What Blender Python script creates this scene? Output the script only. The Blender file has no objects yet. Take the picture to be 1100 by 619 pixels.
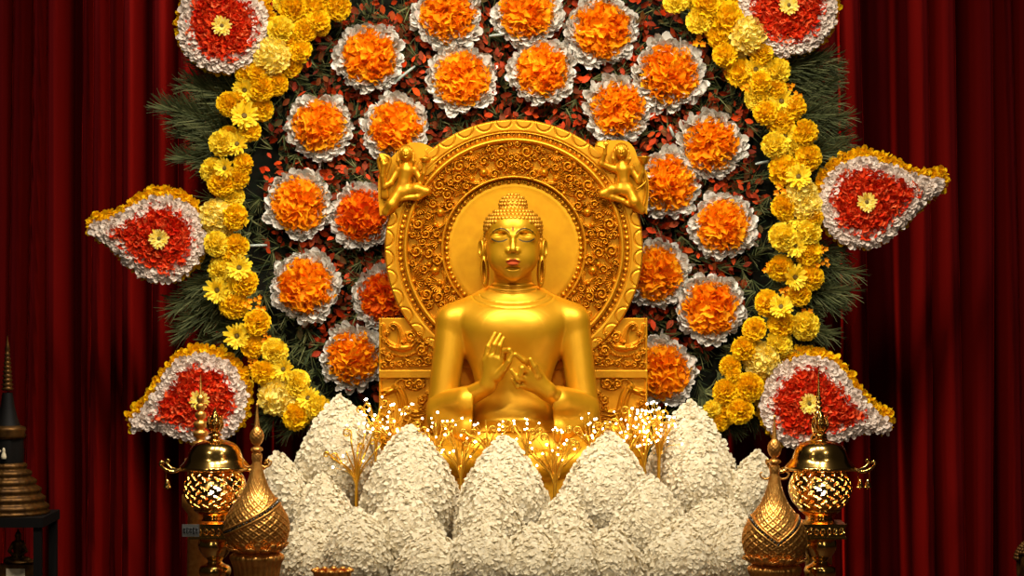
import bpy, math, random
import numpy as np
from mathutils import Vector, Matrix, Euler

# ------------------------------------------------------------------ camera, light, exposure
S = 0.004            # metres per photo pixel in the statue's plane
DC = 2500.0          # camera distance from that plane, in the same pixels (10 m)
CZ = 1.562           # camera height
scn = bpy.context.scene
COL = scn.collection
scn.view_settings.view_transform = 'Standard'
scn.view_settings.look = 'None'
scn.view_settings.exposure = -0.12
scn.view_settings.gamma = 1.0
scn.view_settings.use_curve_mapping = False
try:
    scn.cycles.use_denoising = True
    scn.cycles.max_bounces = 6
    scn.cycles.sample_clamp_indirect = 6.0
except Exception:
    pass

cam_d = bpy.data.cameras.new('camera')
cam = bpy.data.objects.new('camera', cam_d)
COL.objects.link(cam)
cam.location = (0, -DC * S, CZ)
cam.rotation_euler = (math.pi / 2, 0, 0)
cam_d.sensor_width = 36.0
cam_d.lens = 36.0 * DC / 1100.0
cam_d.clip_end = 60
scn.camera = cam

world = bpy.data.worlds.new('world')
scn.world = world
world.use_nodes = True
bg = world.node_tree.nodes['Background']
bg.inputs[0].default_value = (1.0, 0.80, 0.55, 1)
bg.inputs[1].default_value = 0.012


def lamp_area(name, loc, target, size, energy, color, size_y=None, spread=180):
    d = bpy.data.lights.new(name, 'AREA')
    d.shape = 'RECTANGLE'
    d.size = size
    d.size_y = size_y or size
    d.energy = energy
    d.color = color
    d.spread = math.radians(spread)
    o = bpy.data.objects.new(name, d)
    COL.objects.link(o)
    o.location = loc
    o.rotation_euler = (Vector(target) - Vector(loc)).to_track_quat('-Z', 'Y').to_euler()
    return o


def lamp_spot(name, loc, target, energy, color, angle, blend=0.6, radius=0.15):
    d = bpy.data.lights.new(name, 'SPOT')
    d.energy = energy
    d.color = color
    d.spot_size = math.radians(angle)
    d.spot_blend = blend
    d.shadow_soft_size = radius
    o = bpy.data.objects.new(name, d)
    COL.objects.link(o)
    o.location = loc
    o.rotation_euler = (Vector(target) - Vector(loc)).to_track_quat('-Z', 'Y').to_euler()
    return o


WARM = (1.0, 0.90, 0.74)
# stage spots and bar lamps hung above and in front of the altar
lamp_spot('stage_spot_right', (3.0, -5.6, 6.0), (0.05, 0, 1.55), 1150, WARM, 28.5, 0.9, 0.28)
lamp_spot('stage_spot_left', (-3.0, -5.6, 6.0), (-0.05, 0, 1.55), 950, WARM, 28.5, 0.9, 0.28)
lamp_spot('stage_spot_center', (0.2, -8.0, 3.6), (0, 0, 1.6), 260, WARM, 30, 0.9, 0.3)
for lx in (-1.5, -0.5, 0.5, 1.5):
    lamp_area('stage_bar_lamp', (lx, -2.4, 4.9), (lx * 0.4, 0, 1.2), 0.18, 36, WARM, 0.8, 110)
for sx in (-1, 1):
    lamp_area('added_curtain_light', (sx * 1.15, 0.75, 4.0), (sx * 2.15, 1.25, 1.6), 0.3, 7 if sx < 0 else 3.5, WARM, 0.3, 100)  # added lights that rake the curtain folds, no visible source
lamp_area('added_reflection_panel_left', (-2.6, -5.5, 2.2), (0, 0, 1.5), 0.4, 3.5, WARM, 1.4, 100)  # unseen panel, added to give the brass something to reflect
lamp_area('added_reflection_panel_right', (2.8, -5.5, 2.2), (0, 0, 1.5), 0.4, 3.5, WARM, 1.4, 100)  # its added counterpart on the right, also for brass reflections

# ------------------------------------------------------------------ helpers
rng = np.random.default_rng(7)
random.seed(7)


def lin(c):
    return tuple((x / 12.92 if x <= 0.04045 else ((x + 0.055) / 1.055) ** 2.4) for x in [v / 255.0 for v in c])


def WK(px, py, d, d0):
    """photo pixel + depth (pixels) -> world, with the perspective scale of depth d0"""
    k = (DC + d0) / DC
    px = np.asarray(px, float); py = np.asarray(py, float); d = np.asarray(d, float)
    px, py, d = np.broadcast_arrays(px, py, d)
    return np.stack([(px - 550) * k * S, (d0 + (d - d0)) * S, (309.5 - py) * k * S + CZ], -1)


def nrm(v):
    return v / np.maximum(np.linalg.norm(v, axis=-1, keepdims=True), 1e-9)


class MB:
    def __init__(self):
        self.V = []; self.F = []; self.n = 0

    def add(self, V, F):
        V = np.asarray(V, float).reshape(-1, 3)
        for f in (F if isinstance(F, (list, tuple)) else [F]):
            f = np.asarray(f, np.int64)
            if f.size:
                self.F.append(f + self.n)
        self.V.append(V); self.n += len(V)
        return self

    def build(self, name, mat, parent=None, smooth=True, loc=None, raw=False):
        V = np.concatenate(self.V)
        me = bpy.data.meshes.new(name)
        off = np.zeros(3)
        if parent is not None:
            off = np.array(parent['_o'])
        elif loc is not None:
            off = np.array(loc, float)
        me.vertices.add(len(V))
        me.vertices.foreach_set('co', (V - (0 if raw else off)).astype(np.float32).ravel())
        loops = np.concatenate([f.ravel() for f in self.F]).astype(np.int32)
        tot = np.concatenate([np.full(len(f), f.shape[1], np.int32) for f in self.F])
        st = np.concatenate([[0], np.cumsum(tot)[:-1]]).astype(np.int32)
        me.loops.add(len(loops)); me.loops.foreach_set('vertex_index', loops)
        me.polygons.add(len(tot)); me.polygons.foreach_set('loop_start', st)
        try:
            me.polygons.foreach_set('loop_total', tot)
        except Exception:
            pass
        me.polygons.foreach_set('use_smooth', np.full(len(tot), bool(smooth)))
        me.update(calc_edges=True)
        me.validate()
        if mat is not None:
            me.materials.append(mat)
        o = bpy.data.objects.new(name, me)
        COL.objects.link(o)
        if parent is not None:
            o.parent = parent
            o['_o'] = list(parent['_o'])
        elif loc is not None:
            o.location = loc
            o['_o'] = list(map(float, loc))
        else:
            o['_o'] = [0.0, 0.0, 0.0]
        return o


def tag(o, label=None, cat=None, group=None, kind=None):
    if label: o['label'] = label
    if cat: o['category'] = cat
    if group: o['group'] = group
    if kind: o['kind'] = kind
    return o


def thing(name, loc, label, cat, group=None):
    o = bpy.data.objects.new(name, None)
    COL.objects.link(o)
    o.empty_display_size = 0.05
    o.location = loc
    o['_o'] = [float(v) for v in loc]
    return tag(o, label, cat, group)


def dup(root, loc, rot, scale, label=None, group=None):
    r = root.copy(); COL.objects.link(r)
    r.location = loc; r.rotation_euler = rot; r.scale = scale
    if label: r['label'] = label
    if group: r['group'] = group
    for ch in list(root.children):
        c = ch.copy(); COL.objects.link(c); c.parent = r
        for g in ch.children:
            e = g.copy(); COL.objects.link(e); e.parent = c
    return r


def grid_faces(nu, nv, wrap_u=False):
    """grid of nu x nv vertices, index = v*nu + u"""
    us = np.arange(nu if wrap_u else nu - 1); vs = np.arange(nv - 1)
    U, Vv = np.meshgrid(us, vs)
    U2 = (U + 1) % nu
    return np.stack([Vv * nu + U, Vv * nu + U2, (Vv + 1) * nu + U2, (Vv + 1) * nu + U], -1).reshape(-1, 4)


def lathe(mb, prof, ax, d0, seg=48, mod=None, dref=None):
    """prof: list of (radius, py).  mod(theta, py) multiplies radius"""
    prof = np.array(prof, float)
    th = np.linspace(0, 2 * math.pi, seg, endpoint=False)
    R, T = np.meshgrid(prof[:, 0], th, indexing='ij')
    Y = np.repeat(prof[:, 1][:, None], seg, 1)
    if mod is not None:
        R = R * mod(T, Y)
    dref = d0 if dref is None else dref
    k = (DC + dref) / DC
    V = WK(ax + R * np.cos(T), Y, d0 + R * np.sin(T) * k, dref)
    mb.add(V.reshape(-1, 3), grid_faces(seg, len(prof), True))


def prof_dense(pts, n=8):
    """smooth a coarse profile with Catmull-Rom"""
    P = np.array(pts, float)
    Q = np.vstack([2 * P[0] - P[1], P, 2 * P[-1] - P[-2]])
    out = []
    for i in range(1, len(Q) - 2):
        for t in np.linspace(0, 1, n, endpoint=False):
            a, b, c, e = Q[i - 1], Q[i], Q[i + 1], Q[i + 2]
            v = 0.5 * (2 * b + (c - a) * t + (2 * a - 5 * b + 4 * c - e) * t * t + (3 * b - a - 3 * c + e) * t ** 3)
            out.append((max(v[0], 0.0), v[1]))
    out.append(tuple(P[-1]))
    return out


def smooth_path(pts, n=6):
    P = np.array(pts, float)
    Q = np.vstack([2 * P[0] - P[1], P, 2 * P[-1] - P[-2]])
    out = []
    for i in range(1, len(Q) - 2):
        for t in np.linspace(0, 1, n, endpoint=False):
            a, b, c, e = Q[i - 1], Q[i], Q[i + 1], Q[i + 2]
            out.append(0.5 * (2 * b + (c - a) * t + (2 * a - 5 * b + 4 * c - e) * t * t + (3 * b - a - 3 * c + e) * t ** 3))
    out.append(P[-1])
    return np.array(out)


def tube(mb, pts, rad, seg=6):
    """pts world Nx3, rad scalar or N (world)"""
    P = np.asarray(pts, float); n = len(P)
    r = np.broadcast_to(np.asarray(rad, float), (n,))
    T = nrm(np.gradient(P, axis=0))
    ref = np.array([0.123, 0.97, 0.21])
    A = nrm(np.cross(T, ref)); B = np.cross(T, A)
    th = np.linspace(0, 2 * math.pi, seg, endpoint=False)
    V = P[:, None] + r[:, None, None] * (A[:, None] * np.cos(th)[None, :, None] + B[:, None] * np.sin(th)[None, :, None])
    mb.add(V.reshape(-1, 3), [grid_faces(seg, n, True), np.array([list(range(seg))]), np.array([list(range((n - 1) * seg, n * seg))])])


def ball(mb, c, r, seg=10, rings=6, sc=(1, 1, 1)):
    ph = np.linspace(0.02, math.pi - 0.02, rings); th = np.linspace(0, 2 * math.pi, seg, endpoint=False)
    P, T = np.meshgrid(ph, th, indexing='ij')
    V = np.stack([np.sin(P) * np.cos(T) * sc[0], np.sin(P) * np.sin(T) * sc[1], np.cos(P) * sc[2]], -1) * r + np.asarray(c)
    mb.add(V.reshape(-1, 3), [grid_faces(seg, rings, True), np.array([list(range(seg))]), np.array([list(range((rings - 1) * seg, rings * seg))])])


def box(mb, x0, x1, y0, y1, z0, z1):
    V = [(x, y, z) for z in (z0, z1) for y in (y0, y1) for x in (x0, x1)]
    mb.add(V, np.array([[0, 1, 3, 2], [4, 6, 7, 5], [0, 4, 5, 1], [2, 3, 7, 6], [0, 2, 6, 4], [1, 5, 7, 3]]))


def inst(mb, tpls, pos, D, A, scale, pick=None, wscale=None):
    """instance petal templates: D length direction, A rough normal; every copy its own island"""
    pos = np.asarray(pos, float); n = len(pos)
    D = nrm(np.asarray(D, float)); A = np.broadcast_to(np.asarray(A, float), D.shape)
    U = nrm(np.cross(D, A)); N = np.cross(U, D)
    sc = np.broadcast_to(np.asarray(scale, float), (n,))
    ws = np.ones(n) if wscale is None else np.broadcast_to(wscale, (n,))
    pick = rng.integers(0, len(tpls), n) if pick is None else pick
    for t, (TV, TF) in enumerate(tpls):
        ids = np.nonzero(pick == t)[0]
        if not len(ids): continue
        V = pos[ids, None] + sc[ids, None, None] * (TV[None, :, 0:1] * ws[ids, None, None] * U[ids, None] + TV[None, :, 1:2] * D[ids, None] + TV[None, :, 2:3] * N[ids, None])
        nv = len(TV)
        F = [(f[None] + (np.arange(len(ids)) * nv)[:, None, None]).reshape(-1, f.shape[1]) for f in TF]
        mb.add(V.reshape(-1, 3), F)


def tpl_petal(nu, nv, wf, curl=0.2, cup=0.2, ruf=0.0, seed=0):
    r = np.random.default_rng(seed); ph = r.random() * 6
    V = []
    for i in range(nv + 1):
        v = i / nv
        for j in range(nu + 1):
            u = -1 + 2 * j / nu
            V.append((u * wf(v), v + ruf * 0.5 * v * math.cos(u * 5 + ph), curl * v * v + cup * u * u * wf(v) + ruf * v * math.sin(u * 4.2 + ph)))
    return np.array(V), [grid_faces(nu + 1, nv + 1)]


# ------------------------------------------------------------------ materials
def mat_new(name):
    m = bpy.data.materials.new(name); m.use_nodes = True
    return m, m.node_tree, m.node_tree.nodes['Principled BSDF']


def mat_plain(name, col, rough=0.6, metal=0.0, spec=0.5, noise=None, bump=None):
    m, nt, p = mat_new(name)
    p.inputs['Base Color'].default_value = (*lin(col), 1)
    p.inputs['Roughness'].default_value = rough
    p.inputs['Metallic'].default_value = metal
    p.inputs['Specular IOR Level'].default_value = spec
    tc = None
    if noise or bump:
        tc = nt.nodes.new('ShaderNodeTexCoord')
    if noise:
        c2, sc = noise
        n = nt.nodes.new('ShaderNodeTexNoise'); n.inputs['Scale'].default_value = sc; n.inputs['Detail'].default_value = 5
        nt.links.new(tc.outputs['Object'], n.inputs['Vector'])
        r = nt.nodes.new('ShaderNodeValToRGB')
        r.color_ramp.elements[0].position = 0.35; r.color_ramp.elements[1].position = 0.65
        r.color_ramp.elements[0].color = (*lin(col), 1); r.color_ramp.elements[1].color = (*lin(c2), 1)
        nt.links.new(n.outputs['Fac'], r.inputs['Fac']); nt.links.new(r.outputs['Color'], p.inputs['Base Color'])
    if bump:
        sc, st = bump
        n = nt.nodes.new('ShaderNodeTexNoise'); n.inputs['Scale'].default_value = sc; n.inputs['Detail'].default_value = 4
        nt.links.new(tc.outputs['Object'], n.inputs['Vector'])
        b = nt.nodes.new('ShaderNodeBump'); b.inputs['Strength'].default_value = st; b.inputs['Distance'].default_value = 0.004
        nt.links.new(n.outputs['Fac'], b.inputs['Height']); nt.links.new(b.outputs['Normal'], p.inputs['Normal'])
    return m


def mat_petals(name, cols, rough=0.55, trans=0.0, spec=0.3):
    """colour varies from petal to petal (each petal its own island)"""
    m, nt, p = mat_new(name)
    p.inputs['Roughness'].default_value = rough
    p.inputs['Specular IOR Level'].default_value = spec
    g = nt.nodes.new('ShaderNodeNewGeometry')
    r = nt.nodes.new('ShaderNodeValToRGB')
    cr = r.color_ramp
    while len(cr.elements) < len(cols):
        cr.elements.new(0.5)
    for i, c in enumerate(cols):
        cr.elements[i].position = i / max(1, len(cols) - 1)
        cr.elements[i].color = (*lin(c), 1)
    nt.links.new(g.outputs['Random Per Island'], r.inputs['Fac'])
    nt.links.new(r.outputs['Color'], p.inputs['Base Color'])
    if trans:
        out = nt.nodes['Material Output']
        t = nt.nodes.new('ShaderNodeBsdfTranslucent'); nt.links.new(r.outputs['Color'], t.inputs['Color'])
        mx = nt.nodes.new('ShaderNodeMixShader'); mx.inputs[0].default_value = trans
        nt.links.new(p.outputs[0], mx.inputs[1]); nt.links.new(t.outputs[0], mx.inputs[2]); nt.links.new(mx.outputs[0], out.inputs['Surface'])
    return m


def mat_emit(name, col, strength):
    m, nt, p = mat_new(name)
    p.inputs['Base Color'].default_value = (*col, 1)
    p.inputs['Emission Color'].default_value = (*col, 1)
    p.inputs['Emission Strength'].default_value = strength
    return m


def mat_gold(name, col, metal, rough, col2=None, scale=14.0, attr=None):
    m, nt, p = mat_new(name)
    p.inputs['Metallic'].default_value = metal
    p.inputs['Roughness'].default_value = rough
    p.inputs['Specular IOR Level'].default_value = 0.5
    tc = nt.nodes.new('ShaderNodeTexCoord')
    n = nt.nodes.new('ShaderNodeTexNoise'); n.inputs['Scale'].default_value = scale; n.inputs['Detail'].default_value = 6
    nt.links.new(tc.outputs['Object'], n.inputs['Vector'])
    r = nt.nodes.new('ShaderNodeValToRGB')
    r.color_ramp.elements[0].position = 0.3; r.color_ramp.elements[1].position = 0.7
    r.color_ramp.elements[0].color = (*lin(col2 or col), 1); r.color_ramp.elements[1].color = (*lin(col), 1)
    nt.links.new(n.outputs['Fac'], r.inputs['Fac'])
    src = r.outputs['Color']
    if attr:
        at = nt.nodes.new('ShaderNodeAttribute'); at.attribute_name = attr
        mx = nt.nodes.new('ShaderNodeMix'); mx.data_type = 'RGBA'
        nt.links.new(at.outputs['Alpha'], mx.inputs[0]); nt.links.new(src, mx.inputs[6]); nt.links.new(at.outputs['Color'], mx.inputs[7])
        src = mx.outputs[2]
        inv = nt.nodes.new('ShaderNodeMath'); inv.operation = 'MULTIPLY_ADD'
        inv.inputs[1].default_value = -metal; inv.inputs[2].default_value = metal
        nt.links.new(at.outputs['Alpha'], inv.inputs[0]); nt.links.new(inv.outputs[0], p.inputs['Metallic'])
        iv2 = nt.nodes.new('ShaderNodeMath'); iv2.operation = 'MULTIPLY_ADD'
        iv2.inputs[1].default_value = -0.42; iv2.inputs[2].default_value = 0.5
        nt.links.new(at.outputs['Alpha'], iv2.inputs[0]); nt.links.new(iv2.outputs[0], p.inputs['Specular IOR Level'])
    nt.links.new(src, p.inputs['Base Color'])
    b = nt.nodes.new('ShaderNodeBump'); b.inputs['Strength'].default_value = 0.12; b.inputs['Distance'].default_value = 0.004
    nt.links.new(n.outputs['Fac'], b.inputs['Height']); nt.links.new(b.outputs['Normal'], p.inputs['Normal'])
    return m


M_BODY = mat_gold('statue_gold', (212, 154, 22), 0.64, 0.41, (200, 142, 16), 9.0, attr='pigment')
M_ROBE = mat_gold('robe_gold', (210, 152, 22), 0.64, 0.43, (198, 140, 16), 9.0)
M_HAIR = mat_gold('hair_gold', (202, 142, 30), 0.62, 0.44, (184, 124, 20), 30.0)
M_HALO = mat_gold('carved_gold', (212, 148, 20), 0.72, 0.40, (198, 130, 12), 16.0)
M_DISC = mat_gold('leaf_gold', (212, 152, 14), 0.72, 0.48, (200, 138, 8), 22.0)
M_BRASS = mat_plain('polished_brass', (232, 184, 98), 0.16, 1.0)
M_COPPER = mat_gold('filigree_gold', (244, 182, 92), 0.8, 0.34, (216, 142, 60), 60.0)
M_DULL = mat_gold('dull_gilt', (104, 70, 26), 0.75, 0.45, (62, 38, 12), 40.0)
M_TWIG = mat_plain('gilt_wire', (226, 172, 52), 0.28, 0.8)
M_LED = mat_emit('led_white', (1.0, 0.86, 0.62), 16.0)
M_BULB = mat_emit('lamp_bulb', (1.0, 0.88, 0.66), 10.0)
def mat_velvet(name, col, sheen, tint):
    m, nt, p = mat_new(name)
    p.inputs['Base Color'].default_value = (*lin(col), 1)
    p.inputs['Roughness'].default_value = 0.9
    p.inputs['Specular IOR Level'].default_value = 0.05
    p.inputs['Sheen Weight'].default_value = sheen
    p.inputs['Sheen Roughness'].default_value = 0.32
    p.inputs['Sheen Tint'].default_value = (*tint, 1)
    return m


M_CURTAIN = mat_velvet('red_velvet', (66, 1, 2), 0.7, (0.9, 0.02, 0.01))
M_FLOOR = mat_plain('stage_boards', (58, 34, 22), 0.5, 0.0, 0.4, ((44, 24, 16), 6.0))
M_WHITE = mat_petals('white_florets', [(220, 206, 174), (232, 220, 190), (238, 228, 202), (226, 214, 184)], 0.75, 0.35, 0.1)
M_FOAM = mat_plain('white_foam', (220, 206, 174), 0.85)
M_COLLAR = mat_petals('white_collar_petals', [(196, 188, 172), (226, 220, 208), (236, 232, 222), (210, 200, 186)], 0.7, 0.2, 0.1)
M_ORANGE = mat_petals('orange_marigold_petals', [(252, 150, 8), (255, 172, 14), (255, 186, 26), (250, 138, 4), (255, 164, 10)], 0.65, 0.34, 0.12)
M_ORANGE2 = mat_petals('deep_orange_petals', [(240, 96, 8), (255, 150, 12), (248, 120, 8), (226, 70, 8)], 0.65, 0.34, 0.12)
M_YELLOW = mat_petals('golden_yellow_petals', [(255, 206, 14), (255, 220, 26), (252, 196, 8), (255, 214, 18)], 0.6, 0.25, 0.2)
M_YELLOW2 = mat_petals('lemon_yellow_petals', [(255, 224, 40), (255, 232, 70), (255, 216, 24)], 0.6, 0.25, 0.2)
M_PALE = mat_petals('pale_yellow_petals', [(255, 226, 80), (255, 240, 140), (252, 216, 52)], 0.6, 0.25, 0.2)
M_EYE = mat_plain('olive_eye', (96, 74, 10), 0.7)
M_SPRIG = mat_petals('amber_sprig_petals', [(250, 160, 4), (255, 180, 8), (242, 146, 4)], 0.55, 0.12)
M_RED = mat_petals('red_petals', [(226, 48, 12), (240, 80, 26), (206, 28, 8), (248, 124, 70), (232, 60, 16), (214, 34, 8), (238, 96, 42), (226, 50, 12)], 0.6, 0.2, 0.2)
M_PINKW = mat_petals('blush_white_petals', [(228, 208, 192), (238, 224, 210), (216, 194, 178)], 0.65, 0.15, 0.15)
M_BOARD = mat_plain('moss_board', (14, 24, 12), 0.9, 0, 0.2, ((24, 18, 10), 30.0))
M_NEEDLE = mat_petals('green_needles', [(48, 58, 26), (80, 86, 46), (116, 116, 72), (38, 50, 28), (64, 72, 36)], 0.7, 0.0, 0.15)
M_FROND = mat_petals('frond_green', [(46, 54, 28), (70, 76, 42), (92, 94, 58), (38, 46, 26)], 0.7, 0.0, 0.15)
M_LEAF = mat_petals('croton_leaves', [(84, 24, 8), (132, 40, 10), (224, 74, 16), (76, 56, 20), (54, 48, 20), (160, 50, 12), (116, 36, 12), (70, 42, 18), (214, 60, 12), (94, 46, 18)], 0.65, 0.0, 0.15)
M_TUBE = mat_plain('clear_tube', (150, 160, 150), 0.2, 0.0, 0.6)
M_BLACK = mat_plain('black_lacquer', (12, 9, 8), 0.6, 0.0, 0.2)
M_SILVER = mat_plain('silvery_metal', (200, 200, 196), 0.3, 0.9)
M_INK = mat_plain('engraving_black', (10, 10, 10), 0.6)
M_GEM = mat_plain('dark_gems', (20, 26, 22), 0.15, 0.0, 0.9)

# ------------------------------------------------------------------ setting: floor and curtain
mb = MB(); box(mb, -7, 7, -3.2, 3.2, -0.12, 0.0)
tag(mb.build('floor', M_FLOOR, None, False), kind='structure')


mb = MB(); box(mb, -7, 7, 1.75, 1.85, 0.0, 4.6)
tag(mb.build('wall_back', M_BLACK, None, False), kind='structure')


def curtain(x0, x1, ridges, label):
    n = int((x1 - x0) / 1.3); rows = 26
    xs = np.linspace(x0, x1, n); ys = np.linspace(-160, 655, rows)
    X, Y = np.meshgrid(xs, ys)
    dd = np.zeros_like(X)
    for (c, w, a, sl, ph) in ridges:
        cx = c + sl * (Y - 100) / 500.0 + 1.5 * np.sin(Y / 170.0 + ph)
        dd += 1.5 * a * np.exp(-np.abs((X - cx) / w) ** 2.2)
    dd += 4 * np.sin(X / 7.3 + 1.3) + 1.2 * np.sin(X / 3.1)
    V = WK(X, Y, 370 - dd, 330)
    b = MB(); b.add(V.reshape(-1, 3), grid_faces(n, rows))
    c = b.build('curtain', M_CURTAIN, None, True, loc=tuple(WK((x0 + x1) / 2, 655, 330, 330)))
    so = c.modifiers.new('thick', 'SOLIDIFY'); so.thickness = 0.006
    return tag(c, label, 'curtain', None)


r0 = random.Random(3)
left = [(x, w, a, r0.uniform(-10, 2), r0.uniform(0, 6)) for x, w, a in
        [(-60, 9, 60), (-25, 8, 55), (6, 8, 60), (24, 6, 55), (45, 4.5, 60), (63, 6, 65), (98, 4, 55), (109, 5, 65), (128, 5, 60), (144, 5.5, 65), (172, 7, 60), (200, 6, 50), (232, 7, 55), (262, 6, 55), (300, 7, 55), (340, 7, 55), (380, 8, 55), (425, 8, 50), (470, 8, 55), (520, 8, 55)]]
left = [(c, w * 0.95, a, s, p) for c, w, a, s, p in left]
right = [(x, w, a, r0.uniform(-2, 12), r0.uniform(0, 6)) for x, w, a in
         [(570, 8, 50), (620, 8, 50), (670, 8, 50), (720, 8, 55), (770, 8, 50), (820, 8, 50), (860, 7, 50), (893, 9, 40), (917, 7, 55), (950, 13, 28), (988, 5, 60), (1014, 8, 70), (1050, 10, 70), (1078, 5, 60), (1097, 5, 60), (1130, 8, 60), (1165, 8, 60), (1210, 8, 50)]]
right = [(c, w * 0.95, a, s, p) for c, w, a, s, p in right]
curtain(-200, 552, left, 'dark red pleated velvet curtain hanging left of the flower backdrop')
curtain(548, 1300, right, 'dark red pleated velvet curtain hanging right of the flower backdrop')


# ------------------------------------------------------------------ signed-distance modelling
class Field:
    def __init__(self, xs, ys, zs):
        self.x, self.y, self.z = [np.asarray(a, np.float32) for a in (xs, ys, zs)]
        self.F = np.full((len(xs), len(ys), len(zs)), 30.0, np.float32)

    def sl(self, lo, hi):
        s = []
        for a, l, h in zip((self.x, self.y, self.z), lo, hi):
            s.append(slice(int(np.searchsorted(a, l)), int(np.searchsorted(a, h))))
        return tuple(s)

    def pts(self, s):
        return self.x[s[0]][:, None, None], self.y[s[1]][None, :, None], self.z[s[2]][None, None, :]

    def op(self, f, lo, hi, k, mode='add'):
        m = k * 1.2 + 2.5
        s = self.sl([v - m for v in lo], [v + m for v in hi])
        A = self.F[s]
        if A.size == 0: return
        B = f(*self.pts(s)).astype(np.float32)
        if mode == 'add':
            h = np.maximum(k - np.abs(A - B), 0) / k if k > 0 else 0
            self.F[s] = np.minimum(A, B) - (h * h * k * 0.25 if k > 0 else 0)
        else:
            B = -B
            h = np.maximum(k - np.abs(A - B), 0) / k if k > 0 else 0
            self.F[s] = np.maximum(A, B) + (h * h * k * 0.25 if k > 0 else 0)

    def ell(self, c, r, k=3, mode='add', rot=0.0):
        ca, sa = math.cos(rot), math.sin(rot)

        def f(X, Y, Z):
            x, y, z = X - c[0], Y - c[1], Z - c[2]
            if rot: x, z = x * ca + z * sa, -x * sa + z * ca
            k0 = np.sqrt((x / r[0]) ** 2 + (y / r[1]) ** 2 + (z / r[2]) ** 2) + 1e-6
            k1 = np.sqrt((x / r[0] ** 2) ** 2 + (y / r[1] ** 2) ** 2 + (z / r[2] ** 2) ** 2) + 1e-6
            return k0 * (k0 - 1) / k1
        R = max(r) if rot else None
        self.op(f, [c[i] - (R or r[i]) for i in range(3)], [c[i] + (R or r[i]) for i in range(3)], k, mode)

    def cone(self, a, b, r1, r2, k=3, mode='add', flat=1.0):
        a = np.array(a, np.float32); b = np.array(b, np.float32); ba = b - a; L = float(ba @ ba) + 1e-9

        def f(X, Y, Z):
            px, py, pz = X - a[0], Y - a[1], Z - a[2]
            h = np.clip((px * ba[0] + py * ba[1] + pz * ba[2]) / L, 0, 1)
            return np.sqrt((px - h * ba[0]) ** 2 + ((py - h * ba[1]) / flat) ** 2 + (pz - h * ba[2]) ** 2) - (r1 + (r2 - r1) * h)
        m = max(r1, r2)
        self.op(f, np.minimum(a, b) - m, np.maximum(a, b) + m, k, mode)

    def chain(self, P, R, k=2, kj=1.0):
        for i in range(len(P) - 1):
            self.cone(P[i], P[i + 1], R[i], R[i + 1], k if i == 0 else kj)

    def mesh(self):
        F = self.F; ins = F < 0
        nx, ny, nz = F.shape
        cnt = np.zeros((nx - 1, ny - 1, nz - 1), np.uint8)
        for a in (0, 1):
            for b in (0, 1):
                for c in (0, 1):
                    cnt += ins[a:nx - 1 + a, b:ny - 1 + b, c:nz - 1 + c]
        act = (cnt > 0) & (cnt < 8)
        I, J, K = np.nonzero(act)
        idx = np.full(act.shape, -1, np.int32); idx[I, J, K] = np.arange(len(I))
        acc = np.zeros((len(I), 3)); num = np.zeros(len(I))
        corners = [(a, b, c) for a in (0, 1) for b in (0, 1) for c in (0, 1)]
        for p in corners:
            for ax in range(3):
                if p[ax] == 1: continue
                q = list(p); q[ax] = 1
                fp = F[I + p[0], J + p[1], K + p[2]]; fq = F[I + q[0], J + q[1], K + q[2]]
                cr = (fp < 0) != (fq < 0)
                t = np.where(cr, fp / np.where(cr, fp - fq, 1), 0)
                P = [self.x[I + p[0]], self.y[J + p[1]], self.z[K + p[2]]]
                Q = [self.x[I + q[0]], self.y[J + q[1]], self.z[K + q[2]]]
                for m in range(3):
                    acc[:, m] += np.where(cr, P[m] + t * (Q[m] - P[m]), 0)
                num += cr
        V = acc / num[:, None]
        faces = []
        for ax in range(3):
            sA = [slice(1, -1)] * 3; sA[ax] = slice(0, -1)
            sB = [slice(1, -1)] * 3; sB[ax] = slice(1, None)
            A = ins[tuple(sA)]; B = ins[tuple(sB)]
            for flip, msk in ((False, A & ~B), (True, ~A & B)):
                i, j, k = np.nonzero(msk)
                g = [i, j, k]
                for m in range(3):
                    if m != ax: g[m] = g[m] + 1
                o1, o2 = [m for m in range(3) if m != ax]
                def at(d1, d2):
                    h = [g[0].copy(), g[1].copy(), g[2].copy()]
                    h[o1] -= d1; h[o2] -= d2
                    return idx[h[0], h[1], h[2]]
                q = np.stack([at(0, 0), at(1, 0), at(1, 1), at(0, 1)], -1)
                if flip ^ (ax == 1): q = q[:, ::-1]
                q = q[(q >= 0).all(1)]
                faces.append(q)
        Fq = np.concatenate(faces)
        return V, Fq


def axis(*segs):
    out = []
    for a, b, st in segs:
        out.append(np.arange(a, b, st))
    return np.concatenate(out)


def sdf_object(field, name, mat, parent, d0, paint=None):
    V, Fq = field.mesh()
    Wd = WK(V[:, 0], V[:, 2], V[:, 1], d0)
    a, b, c = Wd[Fq[:, 0]], Wd[Fq[:, 1]], Wd[Fq[:, 2]]
    if np.sum(np.einsum('ij,ij->i', a - Wd.mean(0), np.cross(b - a, c - a))) < 0:
        Fq = Fq[:, ::-1]
    m = MB(); m.add(Wd, Fq)
    o = m.build(name, mat, parent)
    if paint is not None:
        colr = paint(V)
        at = o.data.attributes.new('pigment', 'FLOAT_COLOR', 'POINT')
        at.data.foreach_set('color', colr.astype(np.float32).ravel())
    return o


# ------------------------------------------------------------------ the golden statue
CX = 551.0
statue = thing('golden_statue', tuple(WK(551, 520, 0, 0)),
               'large golden statue sitting cross-legged with closed eyes and joined teaching hands', 'statue')
fx = axis((425, 500, 1.2), (500, 603, 0.55), (603, 680, 1.2))
fy = axis((-112, -78, 1.0), (-78, -20, 0.6), (-20, 50, 1.1))
fz = axis((214, 318, 0.5), (318, 352, 1.0), (352, 432, 0.6), (432, 530, 1.1))
B = Field(fx, fy, fz)
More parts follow.
